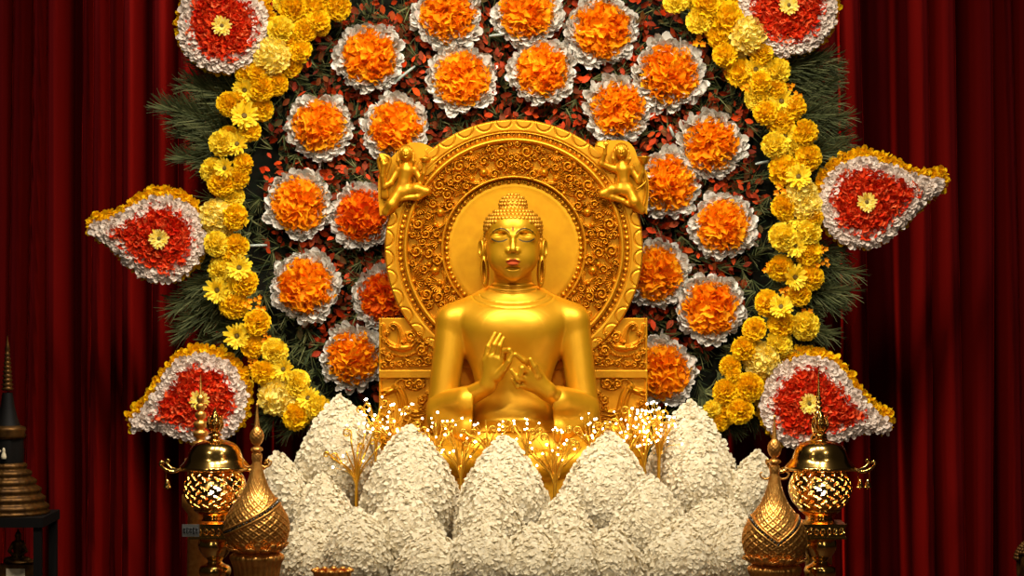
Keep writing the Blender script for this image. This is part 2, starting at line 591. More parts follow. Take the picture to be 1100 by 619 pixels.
# torso
B.ell((CX, 2, 368), (54, 33, 44), 10)
B.cone((503, 3, 343), (599, 3, 343), 17, 17, 14)
B.cone((533, 4, 318), (500, 4, 337), 13, 15, 12)
B.cone((569, 4, 318), (602, 4, 337), 13, 15, 12)
B.ell((CX, -2, 405), (41, 31, 40), 14)
B.ell((CX, -6, 445), (45, 33, 30), 14)
B.ell((CX, 2, 480), (66, 40, 28), 14)
B.ell((CX, -12, 350), (48, 26, 26), 22)
# legs, crossed
B.cone((530, -8, 486), (462, -38, 490), 27, 23, 12)
B.cone((572, -8, 486), (640, -38, 490), 27, 23, 12)
B.cone((462, -42, 491), (550, -84, 496), 20, 14, 8)
B.cone((640, -42, 491), (560, -74, 502), 20, 14, 8)
B.cone((520, -80, 493), (585, -70, 486), 10, 8, 6)
# neck
B.cone((CX, 4, 284), (CX, 6, 316), 18.5, 22.5, 4)
B.ell((CX, 4, 322), (32, 22, 12), 12)
# upper arms and forearms
for s in (-1, 1):
    sx = lambda v: CX + s * v
    B.ell((sx(64), 3, 343), (18, 18, 17), 8)
    B.cone((sx(65), 2, 346), (sx(75), -6, 428), 17.5, 16, 6)
# right hand of the figure (photo left)
B.cone((482, -18, 437), (524, -52, 413), 12, 9.2, 5)
W0 = (526, -54, 409)
kn = [(522.5, -56, 386), (528, -60, 383), (534, -63, 383), (539.5, -64, 386)]
for p, r in zip(kn, (4.6, 5.2, 5.2, 5.0)):
    B.cone(W0, p, 7.5, r, 4)
B.ell((534, -60, 399), (8.5, 6, 9), 3)
B.chain([kn[0], (525, -57, 371), (532, -55.5, 357.5)], [3.6, 3.2, 2.4], 1.2, 1.0)
B.chain([kn[1], (531.5, -62, 369), (537.5, -60, 358.5)], [3.7, 3.2, 2.4], 1.2, 1.0)
B.chain([kn[2], (537, -67, 370), (541, -66, 362)], [3.7, 3.2, 2.4], 1.2, 1.0)
B.chain([kn[3], (542, -71, 375), (547, -75, 374), (550.5, -75, 379)], [3.7, 3.1, 2.8, 2.2], 1.2, 1.0)
B.chain([(535, -62, 402), (542, -69, 394), (547, -74, 386), (549.5, -75, 380)], [5.0, 3.8, 3.2, 2.3], 2.0, 1.0)
# left hand of the figure (photo right), back of the hand outward
B.cone((620, -18, 438), (588, -52, 420), 12, 9.2, 5)
W1 = (586, -54, 417)
kl = [(572, -64, 391), (567.5, -67, 397), (564.5, -66, 404), (563, -62, 411)]
for p, r in zip(kl, (5.2, 5.4, 5.2, 4.8)):
    B.cone(W1, p, 8, r, 4)
B.chain([kl[0], (562, -70, 385), (553.5, -74, 378.5)], [3.9, 3.2, 2.3], 1.2, 1.0)
B.chain([kl[1], (560.5, -76, 393), (558, -75, 400), (561, -70, 404)], [3.9, 3.4, 3.0, 2.6], 1.2, 1.0)
B.chain([kl[2], (556, -74, 404), (549.5, -75, 395)], [3.8, 3.2, 2.3], 1.2, 1.0)
B.chain([kl[3], (556, -69, 412), (550.5, -71, 405)], [3.5, 2.9, 2.2], 1.2, 1.0)
B.chain([(577, -66, 401), (573, -72, 391), (569, -74, 384)], [4.6, 3.6, 2.6], 2.0, 1.0)
# head
HY = -10
B.ell((CX, HY, 257), (29.2, 34, 30), 4)
B.ell((CX, HY, 244), (29.0, 33, 21), 6)
B.ell((CX, HY - 5, 275.5), (27.0, 28, 24.5), 9)
B.ell((CX, HY - 17, 294), (9, 9, 8.2), 8)
for s in (-1, 1):
    sx = lambda v: CX + s * v
    B.ell((sx(12.5), -27, 278), (11, 11, 12), 8)                 # cheeks
    B.ell((sx(15), -40.2, 252.6), (8.5, 4.2, 1.8), 3, 'sub', s * 0.12)        # hollow under the brow
    B.ell((sx(14.4), -32.6, 257.0), (9.4, 6.2, 4.8), 2.4)             # closed lid
    B.chain([(sx(2.6), -43.3, 254.0), (sx(5.5), -42.2, 249.8), (sx(13), -39.6, 247.4), (sx(20), -35, 249.5), (sx(24), -30.5, 253)], [1.5, 1.5, 1.5, 1.3, 0.8], 2.2, 1.2)
    B.chain([(sx(7), -38.6, 259.6), (sx(14), -38.8, 261.8), (sx(21.5), -33.8, 259.8)], [0.65, 0.8, 0.6], 0.5, 0.4)   # lower lid
    B.ell((sx(4.6), -41.8, 270.0), (2.9, 4.4, 2.6), 2.4)            # nostrils
    B.ell((sx(3.6), -39.5, 279.9), (5.2, 4.0, 1.9), 1.2, 'add', s * 0.2)
B.chain([(CX, -42.6, 249.5), (CX, -45.0, 260), (CX, -47.2, 268.5)], [1.7, 2.2, 3.7], 3.0, 1.0)
B.ell((CX, -40.0, 284.2), (6.0, 4.6, 2.4), 1.4)
B.cone((CX - 8.6, -39.0, 281.6), (CX + 8.6, -39.0, 281.6), 0.01, 0.01, 0.3)
B.ell((CX, -46.5, 282.0), (7.6, 4.2, 0.42), 0.8, 'sub')
B.ell((CX, -38.5, 288.6), (7, 2.8, 1.6), 2.0, 'sub')
# ears
for s in (-1, 1):
    sx = lambda v: CX + s * v
    B.ell((sx(32.4), -4, 268), (5.0, 9.0, 12.5), 1.5, 'add', s * 0.07)
    B.ell((sx(35.6), -9.5, 267), (2.8, 5.0, 8.0), 1.0, 'sub')
    B.ell((sx(30.2), -7, 291), (4.7, 8.0, 18.5), 1.2, 'add', s * 0.05)
    B.ell((sx(30.8), -12, 292), (1.9, 8.0, 12.0), 0.8, 'sub', s * 0.05)
# folds of the neck, neckline and hem of the thin robe
X, Y, Z = B.pts((slice(None), slice(None), slice(None)))
front = (Y < 12)
gx = X - CX
for zc, am, wd in ((302.5, 0.9, 0.9), (307.0, 0.9, 0.9), (311.5, 0.8, 0.9)):
    m = B.sl((520, -40, 296), (582, 30, 322))
    x, y, z = B.pts(m)
    B.F[m] += 1.3 * am * np.exp(-((z - (zc + 2.5 * (1 - ((x - CX) / 24) ** 2))) / wd) ** 2) * (np.abs(x - CX) < 25)
for base, dep, half in ((322, 10, 36), (327, 14, 44)):
    m = B.sl((495, -60, 308), (607, 20, 352))
    x, y, z = B.pts(m)
    u = (x - CX) / half
    B.F[m] += 0.7 * np.exp(-((z - (base - dep + dep * np.sqrt(np.maximum(1 - u * u, 0)) + 4)) / 0.9) ** 2) * (np.abs(u) < 1)
m = B.sl((500, -60, 436), (602, 0, 462)); x, y, z = B.pts(m)
B.F[m] -= 1.4 / (1 + np.exp(-(z - (448.0 + 5 * ((x - CX) / 46) ** 2)) * 2.2)) * (np.abs(x - CX) < 47)
del X, Y, Z


def paint(V):
    px, dd, py = V[:, 0], V[:, 1], V[:, 2]
    ax = np.abs(px - CX)
    C = np.zeros((len(V), 4)); 
    fr = (dd < -26) & (py < 300)

    def put(w, c):
        w = np.clip(w, 0, 1) * fr
        for i in range(3):
            C[:, i] = np.where(w > C[:, 3], c[i], C[:, i])
        C[:, 3] = np.maximum(C[:, 3], w)
    red = lin((150, 60, 24)); dark = lin((48, 34, 14)); blue = lin((44, 48, 46))
    up = 279.2 - 0.9 * np.exp(-((ax - 2.6) / 1.8) ** 2) + 2.3 * (ax / 8.2) ** 2
    lo = 286.4 - 4.4 * (ax / 8.0) ** 2
    put(np.minimum(np.clip((py - up + 0.4) / 0.8, 0, 1), np.clip((lo - py + 0.4) / 0.8, 0, 1)) * (ax < 7.8), red)
    # brows: arc from the nose root outward
    zb = np.interp(ax, [2.6, 5.5, 9, 13, 18, 23], [252.6, 249.2, 247.2, 246.4, 247.8, 251.4])
    put((1 - np.abs(py - zb) / 1.25) * 1.7 * ((ax > 3) & (ax < 22)), dark)
    zl = np.interp(ax, [6, 10, 15, 19, 23], [257.8, 259.8, 260.5, 259.6, 257.2])
    put((1 - np.abs(py - zl) / 1.1) * 1.5 * ((ax > 6) & (ax < 23)), blue)
    put((1.6 - np.hypot(ax / 1.5, (py - 247.0) / 3.2) * 1.4), lin((120, 62, 20)))
    return C


sdf_object(B, 'body', M_BODY, statue, 0, paint)
del B

# hair: cap with rows of small curls
H = Field(axis((515, 588, 0.9)), axis((-50, 34, 0.9)), axis((204, 284, 0.9)))
H.ell((CX, HY + 1.5, 257), (30.6, 34.4, 31), 2)
H.ell((CX, HY + 1.5, 244.5), (30.4, 34.2, 21.5), 3)
H.ell((CX, -4, 221), (14.4, 15, 12), 4)
m = H.sl((500, -60, 200), (600, 60, 300)); x, y, z = H.pts(m)
line = 235.5 + 0.008 * (x - CX) ** 2
cut = np.where(y < -8, z - line - (y + 40) * 0.35, z - (262 + (y + 8) * 0.6))
H.F[m] = np.maximum(H.F[m], cut)
hair = sdf_object(H, 'hair', M_HAIR, statue, 0)
del H
mbc = MB()
cs = 2.75
for row, zc in enumerate(np.arange(224.6, 268, 3.7)):
    f = max(1 - ((zc - 257) / 31.0) ** 2, 1 - ((zc - 244.5) / 21.5) ** 2, 0.0)
    if f <= 0: continue
    rx, ry = 30.0 * math.sqrt(f), 33.4 * math.sqrt(f)
    n = max(6, int(2 * math.pi * (rx + ry) / 2 / 4.5))
    for i in range(n):
        t = 2 * math.pi * (i + 0.5 * (row % 2)) / n
        x, y = CX + rx * math.cos(t), HY + 1.5 + ry * math.sin(t)
        ln = 235.5 + 0.008 * (x - CX) ** 2 + ((y + 40) * 0.35 if y < -8 else 0)
        if y >= -8: ln = 262 + (y + 8) * 0.6
        if zc > ln: continue
        if math.hypot((x - CX) / 14.4, (y + 4) / 15) < 0.9 and zc < 230: continue
        ball(mbc, WK(x, zc, y, 0), cs * S, 7, 5)
for row, zc in enumerate(np.arange(209.8, 228, 3.4)):
    f = 1 - ((zc - 221) / 12.0) ** 2
    f = max(f, 0.02)
    rx = 14.0 * math.sqrt(f)
    n = max(4, int(2 * math.pi * rx / 4.0))
    for i in range(n):
        t = 2 * math.pi * (i + 0.5 * (row % 2)) / n
        ball(mbc, WK(CX + rx * math.cos(t), zc, -4 + rx * math.sin(t), 0), 2.35 * S, 7, 5)
mbc.build('curls', M_HAIR, hair)

# sleeves hanging from the forearms
for s in (-1, 1):
    sx = lambda v: CX + s * v
    L = Field(np.sort(CX + s * axis((36, 104, 0.9))), axis((-74, 20, 1.0)), axis((408, 492, 0.9)))
    L.cone((sx(75), -10, 437), (sx(48), -36, 430.5), 17.5, 17.5, 5)
    L.cone((sx(74), -12, 450), (sx(48), -34, 458), 18.0, 17.0, 8)
    m = L.sl((400, -90, 400), (700, 40, 500)); x, y, z = L.pts(m)
    L.F[m] = np.maximum(L.F[m], (42.5 + 0.06 * (z - 440)) - s * (x - CX))          # flat open cuff
    L.F[m] = np.maximum(L.F[m], (z - 478.0))
    hole = np.sqrt(((y + 36) / 14.0) ** 2 + ((z - 431) / 14.0) ** 2) * 14.0 - 14.0
    L.F[m] = np.maximum(L.F[m], -np.maximum(hole, s * (x - CX) - 50.0))
    L.F[m] -= 0.8 * np.exp(-((s * (x - CX) - 44.0) / 1.1) ** 2)
    L.F[m] -= 0.35 * np.sin(z / 3.1 + x * 0.12) * np.clip((s * (x - CX) - 44) / 12, 0, 1) * np.clip((90 - s * (x - CX)) / 20, 0, 1) * np.clip((z - 420) / 20, 0, 1)
    sdf_object(L, 'sleeve', M_ROBE, statue, 0)
b = MB()
thq = np.linspace(0, 2 * math.pi, 72, endpoint=False)
pq = np.array([(96, 500), (104, 503), (108, 512), (106, 540), (112, 548), (112, 560), (0.5, 560)], float)
Rq, Tq = np.meshgrid(pq[:, 0], thq, indexing='ij')
b.add(WK(CX + Rq * np.cos(Tq), np.repeat(pq[:, 1][:, None], 72, 1), -22 + Rq * np.sin(Tq) * 0.5, 0).reshape(-1, 3), grid_faces(72, len(pq), True))
b.build('seat', M_ROBE, statue)


# ------------------------------------------------------------------ carved throne back
throne = thing('throne_back', tuple(WK(552, 560, 55, 45)),
               'round carved golden throne back standing right behind the sitting statue', 'throne')
HC = (552.0, 267.0); HD = 50.0


def stamp_volute(x, z, R, turn=1.0, ph=0.0, H=1.0):
    rho = np.hypot(x, z); phi = np.arctan2(z, x) * turn + ph
    pitch = R / 1.75
    fr = (rho / pitch - phi / (2 * math.pi)) % 1.0
    h = np.sin(math.pi * fr) ** 0.6
    h = np.where(rho < R * 0.24, 1.0 * np.sqrt(np.maximum(1 - (rho / (R * 0.26)) ** 2, 0)) + 0.15, h)
    Re = R * (1 + 0.13 * np.cos(5 * phi))
    return np.where(rho < Re, H * (0.2 + 0.8 * h) * np.clip((Re - rho) / (0.18 * R), 0, 1) ** 0.5, 0)


def stamp_fan(x, z, R, a0=0.0, half=1.35, n=9, H=1.0):
    rho = np.hypot(x, z); phi = (np.arctan2(x, z) - a0 + math.pi) % (2 * math.pi) - math.pi
    rib = np.abs(np.cos(phi / half * n * math.pi / 2))
    Re = R * (0.88 + 0.12 * rib)
    h = (0.25 + 0.75 * rib ** 0.7) * (0.45 + 0.55 * rho / R)
    h = np.where(rho < 0.28 * R, np.sqrt(np.maximum(1 - (rho / (0.3 * R)) ** 2, 0)), h)
    ok = (rho < Re) & (np.abs(phi) < half)
    return np.where(ok | (rho < 0.28 * R), H * h, 0)


def stamp_blob(x, z, rx, rz, rot=0.0, H=1.0):
    c, s_ = math.cos(rot), math.sin(rot)
    a, b = x * c + z * s_, -x * s_ + z * c
    return H * np.sqrt(np.maximum(1 - (a / rx) ** 2 - (b / rz) ** 2, 0))


def stamp_path(x, z, pts, w0, w1, H=1.0, groove=True):
    P = smooth_path([(a, b, 0) for a, b in pts], 6)[:, :2]
    best = np.full(x.shape, 1e9); wb = np.full(x.shape, w0)
    n = len(P)
    for i in range(n - 1):
        a, b = P[i], P[i + 1]; ba = b - a; L = ba @ ba + 1e-9
        h = np.clip(((x - a[0]) * ba[0] + (z - a[1]) * ba[1]) / L, 0, 1)
        d = np.hypot(x - a[0] - h * ba[0], z - a[1] - h * ba[1])
        t = (i + h) / (n - 1); w = w0 + (w1 - w0) * t
        m = d / w < best
        best = np.where(m, d / w, best)
    h = np.sqrt(np.maximum(1 - best ** 2, 0))
    if groove:
        h = h * (0.72 + 0.28 * np.cos(best * 2 * math.pi * 1.3))
    return H * h


# flat motif list for the ring (angle from the top in degrees, radius), mirrored left and right
ring_motifs = []
for rep in range(4):
    o = rep * 42.0
    ring_motifs += [('fan', o + 0, 80, 10, 'out'), ('vol', o + 7.5, 105, 7.2), ('vol', o + 9.0, 91.5, 6.4), ('vol', o + 14.5, 82.5, 6.0),
                    ('vol', o + 1.8, 98, 4.6), ('blob', o + 21.5, 88, 5.2), ('fan', o + 24, 113, 10, 'in'), ('vol', o + 19.0, 99, 5.4),
                    ('fan', o + 31, 88, 11, 'out'), ('vol', o + 33.5, 106, 7.0), ('vol', o + 38.5, 96, 6.2), ('vol', o + 27.0, 98.5, 5.0),
                    ('vol', o + 37.0, 84, 4.8), ('vol', o + 14.0, 110, 4.4), ('vol', o + 40.0, 109.5, 4.2),
                    ('path', [(o + 16, 79), (o + 20, 84), (o + 24, 95), (o + 30, 100)], 2.6, 1.4),
                    ('path', [(o + 3, 86), (o + 6, 98), (o + 12, 100), (o + 16, 108)], 2.2, 1.2),
                    ('path', [(o + 24, 79), (o + 30, 80), (o + 36, 90), (o + 40, 102)], 2.8, 1.2),
                    ('path', [(o + 26, 108), (o + 30, 113), (o + 36, 113), (o + 39, 104)], 2.2, 1.2)]


fill_r = random.Random(11)
for rep in range(520):
    a_ = fill_r.uniform(0, 178); r_ = fill_r.uniform(80.5, 112.5); R_ = fill_r.uniform(2.6, 4.6)
    px_, pz_ = r_ * math.sin(math.radians(a_)), r_ * math.cos(math.radians(a_))
    ok = True
    for mt in ring_motifs:
        if mt[0] == 'path': continue
        qx, qz = mt[2] * math.sin(math.radians(mt[1])), mt[2] * math.cos(math.radians(mt[1]))
        if math.hypot(px_ - qx, pz_ - qz) < (mt[3] * (0.75 if mt[0] == 'fan' else 0.95) + R_ * 0.75): ok = False; break
    if ok: ring_motifs.append(('vol' if fill_r.random() < 0.7 else 'blob', a_, r_, R_))


def ring_height(X, Z):
    """X right, Z up, relative to the ring's centre"""
    h = np.zeros_like(X)
    for sgn in (1, -1):
        for mt in ring_motifs:
            if mt[0] == 'path':
                pts = [(sgn * r * math.sin(math.radians(a)), r * math.cos(math.radians(a))) for a, r in mt[1]]
                lo = np.min(pts, 0) - 6; hi = np.max(pts, 0) + 6
                m = (X > lo[0]) & (X < hi[0]) & (Z > lo[1]) & (Z < hi[1])
                if m.any(): h[m] = np.maximum(h[m], stamp_path(X[m], Z[m], pts, mt[2], mt[3], 0.85))
                continue
            a = math.radians(mt[1]) * sgn; r = mt[2]
            cx, cz = r * math.sin(a), r * math.cos(a); R = mt[3]
            m = np.hypot(X - cx, Z - cz) < R * 1.35
            if not m.any(): continue
            x, z = X[m] - cx, Z[m] - cz
            if mt[0] == 'vol': v = stamp_volute(x, z, R, sgn, a * sgn * 2, 1.0)
            elif mt[0] == 'blob': v = stamp_blob(x, z, R, R) * (1.1 if R > 5 else 0.7)
            else: v = stamp_fan(x, z, R, a if mt[4] == 'out' else a + math.pi, 1.25, 9, 0.95)
            h[m] = np.maximum(h[m], v)
    return h


def polar_part(r0, r1, dr, nth, hfun, name, mat, back, amp):
    rs = np.arange(r0, r1 + dr * 0.5, dr); th = np.linspace(0, 2 * math.pi, nth, endpoint=False)
    R, T = np.meshgrid(rs, th, indexing='ij')
    X, Z = R * np.sin(T), R * np.cos(T)
    D = HD - amp * hfun(X, Z, R, T)
    # side walls back into the slab
    X = np.vstack([X[:1], X, X[-1:]]); Z = np.vstack([Z[:1], Z, Z[-1:]])
    D = np.vstack([np.full((1, nth), back), D, np.full((1, nth), back)])
    b = MB(); b.add(WK(HC[0] + X, HC[1] - Z, D, 45).reshape(-1, 3), grid_faces(nth, len(rs) + 2, True))
    return b.build(name, mat, throne)


def h_rim(X, Z, R, T):
    h = np.full_like(R, 1.0)
    h -= 0.6 * np.clip((R - 137.2) / 1.8, 0, 1) ** 2
    for i in range(40):
        a = 2 * math.pi * (i + 0.5) / 40
        cx, cz = 138.6 * math.sin(a), 138.6 * math.cos(a)
        d = np.hypot(X - cx, Z - cz)
        h -= 0.30 * np.exp(-((d - 9.0) / 0.55) ** 2) * (R < 138)
    h -= 0.3 * np.exp(-((R - 125.6) / 0.7) ** 2)
    return h


def h_scroll(X, Z, R, T):
    h = ring_height(X, Z)
    h = np.maximum(h, np.where((R > 113.5) & (R < 119.5), 0.55 + 0.5 * np.sqrt(np.maximum(1 - ((R - 116.6) / 2.9) ** 2, 0)), 0))
    h = np.maximum(h, np.where(R < 78.6, 0.5 + 0.4 * np.sqrt(np.maximum(1 - ((R - 76.9) / 1.7) ** 2, 0)), 0))
    return h


polar_part(124.6, 139, 0.6, 1100, h_rim, 'rim', M_HALO, 72, 6.0)
polar_part(75.2, 119.5, 0.42, 1700, h_scroll, 'scrollwork', M_HALO, 72, 10.0)
polar_part(119.4, 124.8, 0.9, 400, lambda X, Z, R, T: np.zeros_like(R), 'bead_channel', M_HALO, 72, 1.0)
polar_part(0.3, 75.3, 2.2, 300, lambda X, Z, R, T: 0.3 + 0.5 * np.exp(-((R - 67.5) / 0.9) ** 2) - 0.3 * (R > 69), 'plain_disc', M_DISC, 66, 2.0)
for (rr, n, br) in ((122.1, 132, 2.9), (72.3, 84, 2.6)):
    b = MB()
    for i in range(n):
        a = 2 * math.pi * i / n
        c = WK(HC[0] + rr * math.sin(a), HC[1] - rr * math.cos(a), HD - 1.0, 45)
        if i % 2: ball(b, c, br * S, 8, 6)
        else: ball(b, c, br * S * 0.7, 6, 5)
    b.build('bead_ring', M_HALO, throne)


def h_panel(X, Y):
    """left-hand panel in photo pixels"""
    h = np.zeros_like(X)
    up = Y < 397
    def add(v): np.maximum(h, v, out=h)
    V = lambda cx, cy, R, t=1, p=0: add(stamp_volute(X - cx, cy - Y, R, t, p))
    Bl = lambda cx, cy, rx, rz, rot=0, H=1: add(stamp_blob(X - cx, cy - Y, rx, rz, rot, H))
    P = lambda pts, a, b_, H=0.9, g=True: add(stamp_path(X, -Y, [(p, -q) for p, q in pts], a, b_, H, g))
    # upper beast: curling trunk, snout, eye, jaw of beads, scrolls
    P([(410, 350), (411, 360), (416, 369), (424, 373)], 3.0, 3.2)
    P([(431, 372), (430.5, 362), (428, 353), (423, 348.5), (419.5, 351), (422, 354)], 3.2, 1.6, 1.0, True)
    Bl(434, 373.5, 9.5, 4.6, 0.15, 1.05); Bl(424, 373.5, 6, 3.0, -0.1, 1.0); Bl(419, 372.5, 2.2, 1.8, 0, 1.0)
    Bl(439.5, 366, 5.0, 5.0, 0, 0.7); V(440.5, 361.5, 5.6, -1)
    Bl(433, 367.5, 2.2, 2.0, 0, 1.3)
    for i in range(10):
        t = i / 9.0
        Bl(423 + 24 * t, 381.0 + 3.2 * math.sin(t * math.pi) - 2.5 * t, 1.35, 1.35, 0, 0.95)
    V(417.5, 384, 5.2, 1); V(411.8, 378, 3.6, -1, 1); V(453, 376, 6.6, 1, 2); V(459.5, 367, 4.6, -1); V(449.5, 389, 5.0, -1); V(460, 387, 5.0, 1, 1)
    V(412.5, 391.5, 4.2, 1, 2); V(421, 391.8, 3.6, -1); V(429.5, 391.0, 4.2, -1); V(439, 390, 4.4, 1, 2); V(467, 380, 4.4, -1); V(413.5, 366, 2.8, 1); V(447, 366, 3.2, 1, 2)
    V(451, 358, 3.6, -1, 1); V(415.5, 358, 2.6, 1, 1); V(468, 390, 4, 1)
    P([(443, 372), (447, 367), (453, 368.5), (457, 376), (453, 383)], 1.7, 1.0)
    P([(434, 385), (442, 390), (454, 393), (466, 391)], 1.7, 1.0)
    # lower beast: head to the left, horn scrolls, neck, wing and haunch
    Bl(418, 420.5, 7.5, 3.4, 0.42, 1.0); Bl(412, 424.5, 4, 1.8, 0.3, 0.9); Bl(413, 420.0, 4, 1.4, 0.42, 0.9); Bl(425, 417, 5, 5, 0, 1.0)
    Bl(424.5, 415, 1.6, 1.4, 0, 1.5)
    V(439, 412.5, 5.8, -1); V(450.5, 412, 6.2, 1, 2); P([(425, 412), (430, 407.5), (436, 409)], 1.8, 1.2); P([(441, 418), (449, 418.5), (456, 413)], 1.6, 1.0)
    P([(428, 419), (432, 428), (434, 438), (437, 448)], 4.6, 6.0, 0.9, True)
    V(453, 430, 4.6, 1); V(452, 439, 3.4, -1); V(461, 424, 4.2, 1); V(413.5, 433, 4.0, -1); V(419, 441, 3.6, 1); V(462, 436, 4.0, -1, 1)
    for q in range(4):
        P([(437 + q, 440 + 4.2 * q), (446, 443 + 4 * q), (457 - q, 441 + 4.2 * q)], 2.2, 0.9, 0.85, True)
    Bl(443, 463, 12, 7.5, 0.1, 0.95); P([(430, 452), (425, 462), (426, 474)], 2.6, 2.2, 0.9, True); P([(452, 468), (460, 476), (456, 486)], 2.8, 2.2, 0.9, True)
    P([(410, 446), (417, 449), (420, 458), (415, 466)], 1.8, 1.2); V(414, 474, 4.4, 1); V(464, 462, 5.0, -1); V(436, 482, 4.6, 1)
    return h


for s in (-1, 1):
    side = thing  # noqa
    xs = np.arange(407, 476.1, 0.5); ys = np.arange(342, 492.1, 0.5)
    X, Y = np.meshgrid(xs, ys)
    D = HD + 1 - 8.0 * h_panel(X, Y)
    ledge = (Y > 397.5) & (Y < 406.5)
    D = np.where(ledge, HD - 6.0, D)
    frame = (X < 409.2)
    D = np.where(frame & ~ledge, HD - 3.0, D)
    px = X if s < 0 else 1102.5 - X
    px2 = np.pad(px, 1, mode='edge'); Y2 = np.pad(Y, 1, mode='edge'); D2 = np.pad(D, 1, constant_values=72.0)
    b = MB(); b.add(WK(px2, Y2, D2, 45).reshape(-1, 3), grid_faces(px2.shape[1], px2.shape[0]))
    b.build('base_panel', M_HALO, throne)
# lower body of the throne between the panels
b = MB()
c0 = WK(470, 345, 54, 45); c1 = WK(634, 560, 74, 45)
box(b, c0[0], c1[0], c0[1], c1[1], c1[2], c0[2])
c0 = WK(407, 490, 52, 45); c1 = WK(695, 560, 72, 45)
box(b, c0[0], c1[0], c0[1], c1[1], c1[2], c0[2])
b.build('back_slab', M_HALO, throne, False)


def flying_figure(side):
    """relief figure on the shoulder of the ring; coordinates in photo pixels"""
    xs = axis((402, 466, 0.62)) if side < 0 else axis((638, 702, 0.62))
    Fd = Field(xs, axis((22, 56, 0.8)), axis((150, 242, 0.62)))
    y = 40.0
    if side < 0:
        hd = (436.5, 35, 165.5)
        Fd.ell(hd, (6.6, 7, 8.2), 1.5)
        Fd.cone((436.5, 37, 172), (436.5, 38, 178), 3.2, 3.6, 2)
        Fd.cone((429, y, 182), (445, y, 182), 4.4, 4.4, 3)
        Fd.cone((437, y - 1, 184), (434, y - 1, 198), 8.0, 6.0, 4)
        Fd.cone((434, y, 198), (432, y, 206), 6.4, 7.6, 4)
        Fd.chain([(428, y, 183), (420, y - 3, 197), (413, y - 4, 201)], [4.0, 3.2, 2.8], 2)
        Fd.chain([(413, y - 4, 201), (411.5, y - 7, 190), (413, y - 9, 178)], [2.8, 2.4, 2.2], 1.5)
        Fd.chain([(446, y, 183), (453, y - 2, 195), (455.5, y - 7, 187), (456.5, y - 8, 179)], [4.0, 3.3, 2.5, 2.1], 2)
        Fd.chain([(430, y - 1, 206), (421, y - 4, 220), (415, y - 1, 228)], [6.8, 6.0, 4.4], 3, 2)
        Fd.chain([(415, y - 1, 228), (421, y + 2, 226), (428, y + 3, 219)], [4.0, 3.0, 2.2], 2)
        Fd.chain([(436, y - 1, 206), (448, y - 5, 203), (459, y - 5, 206)], [6.6, 5.8, 4.4], 3, 2)
        Fd.chain([(459, y - 5, 206), (449, y - 5, 212), (436, y - 4, 213), (431, y - 4, 215)], [4.2, 4.0, 2.6, 2.0], 2)
        hands = [((413, y - 10, 176), -1), ((456.5, y - 9, 176), 1)]
    else:
        hd = (666.8, 35, 163.5)
        Fd.ell(hd, (6.6, 7, 8.2), 1.5)
        Fd.cone((667.5, 37, 170), (668, 38, 177), 3.2, 3.6, 2)
        Fd.cone((661, y, 181), (677, y, 181), 4.4, 4.4, 3)
        Fd.cone((669, y - 1, 183), (670, y - 1, 197), 8.0, 6.0, 4)
        Fd.cone((670, y, 197), (672, y, 204), 6.4, 7.6, 4)
        Fd.chain([(660, y, 182), (645.5, y - 3, 176)], [4.0, 3.3], 2)
        Fd.chain([(645.5, y - 3, 176), (649, y - 6, 166), (650, y - 8, 158)], [3.0, 2.4, 2.0], 1.5)
        Fd.chain([(678, y, 182), (686, y - 2, 195), (689.5, y - 6, 186), (690, y - 8, 179)], [4.0, 3.3, 2.5, 2.1], 2)
        Fd.chain([(675, y - 1, 204), (681, y - 4, 217), (689, y - 1, 226)], [6.8, 6.0, 4.4], 3, 2)
        Fd.chain([(689, y - 1, 226), (683, y + 2, 225), (677, y + 3, 220)], [4.0, 3.0, 2.2], 2)
        Fd.chain([(668, y - 1, 204), (657, y - 5, 204), (647, y - 5, 208.5)], [6.6, 5.8, 4.4], 3, 2)
        Fd.chain([(647, y - 5, 208.5), (657, y - 5, 212), (669, y - 4, 216), (676, y - 4, 221)], [4.2, 4.0, 2.8, 2.0], 2)
        hands = [((650, y - 9, 155), -1), ((690, y - 9, 176), 1)]
    # face
    fx0, fy0, fz0 = hd
    Fd.ell((fx0, fy0 - 7.0, fz0 + 1.4), (1.2, 1.8, 2.0), 0.8)
    for q in (-1, 1):
        Fd.ell((fx0 + q * 2.5, fy0 - 6.8, fz0 - 0.6), (1.7, 1.3, 0.9), 0.5, 'sub')
        Fd.ell((fx0 + q * 2.5, fy0 - 5.6, fz0 - 0.4), (1.3, 1.0, 0.7), 0.3)
    Fd.ell((fx0, fy0 - 6.2, fz0 + 4.6), (2.2, 1.2, 0.9), 0.4)
    # palm and fingers
    for (hx, hy, hz), q in hands:
        Fd.ell((hx, hy, hz + 1), (2.2, 1.7, 2.6), 1.0)
        for i in range(4):
            Fd.cone((hx - 1.8 + 1.2 * i, hy, hz), (hx - 3.0 + 2.0 * i, hy - 1, hz - 4.2 + 0.5 * abs(i - 1.5)), 0.75, 0.6, 0.3)
        Fd.cone((hx - q * 1.8, hy, hz + 1.5), (hx - q * 4.0, hy - 1, hz - 0.8), 0.8, 0.6, 0.3)
    o = sdf_object(Fd, 'flying_figure', M_HALO, throne, 45)
    o['label'] = 'flying figure in relief on the %s shoulder of the ring' % ('left' if side < 0 else 'right')
    # hair falling to the shoulders
    Hd = Field(axis((fx0 - 14, fx0 + 14, 0.6)), axis((20, 52, 0.7)), axis((fz0 - 14, fz0 + 20, 0.6)))
    Hd.ell((fx0, fy0 + 1.5, fz0 - 1.2), (8.2, 7.6, 8.6), 1)
    Hd.chain([(fx0 - 7, fy0, fz0), (fx0 - 8.2, fy0, fz0 + 8), (fx0 - 7.2, fy0 + 1, fz0 + 13)], [2.2, 2.3, 1.4], 1.5)
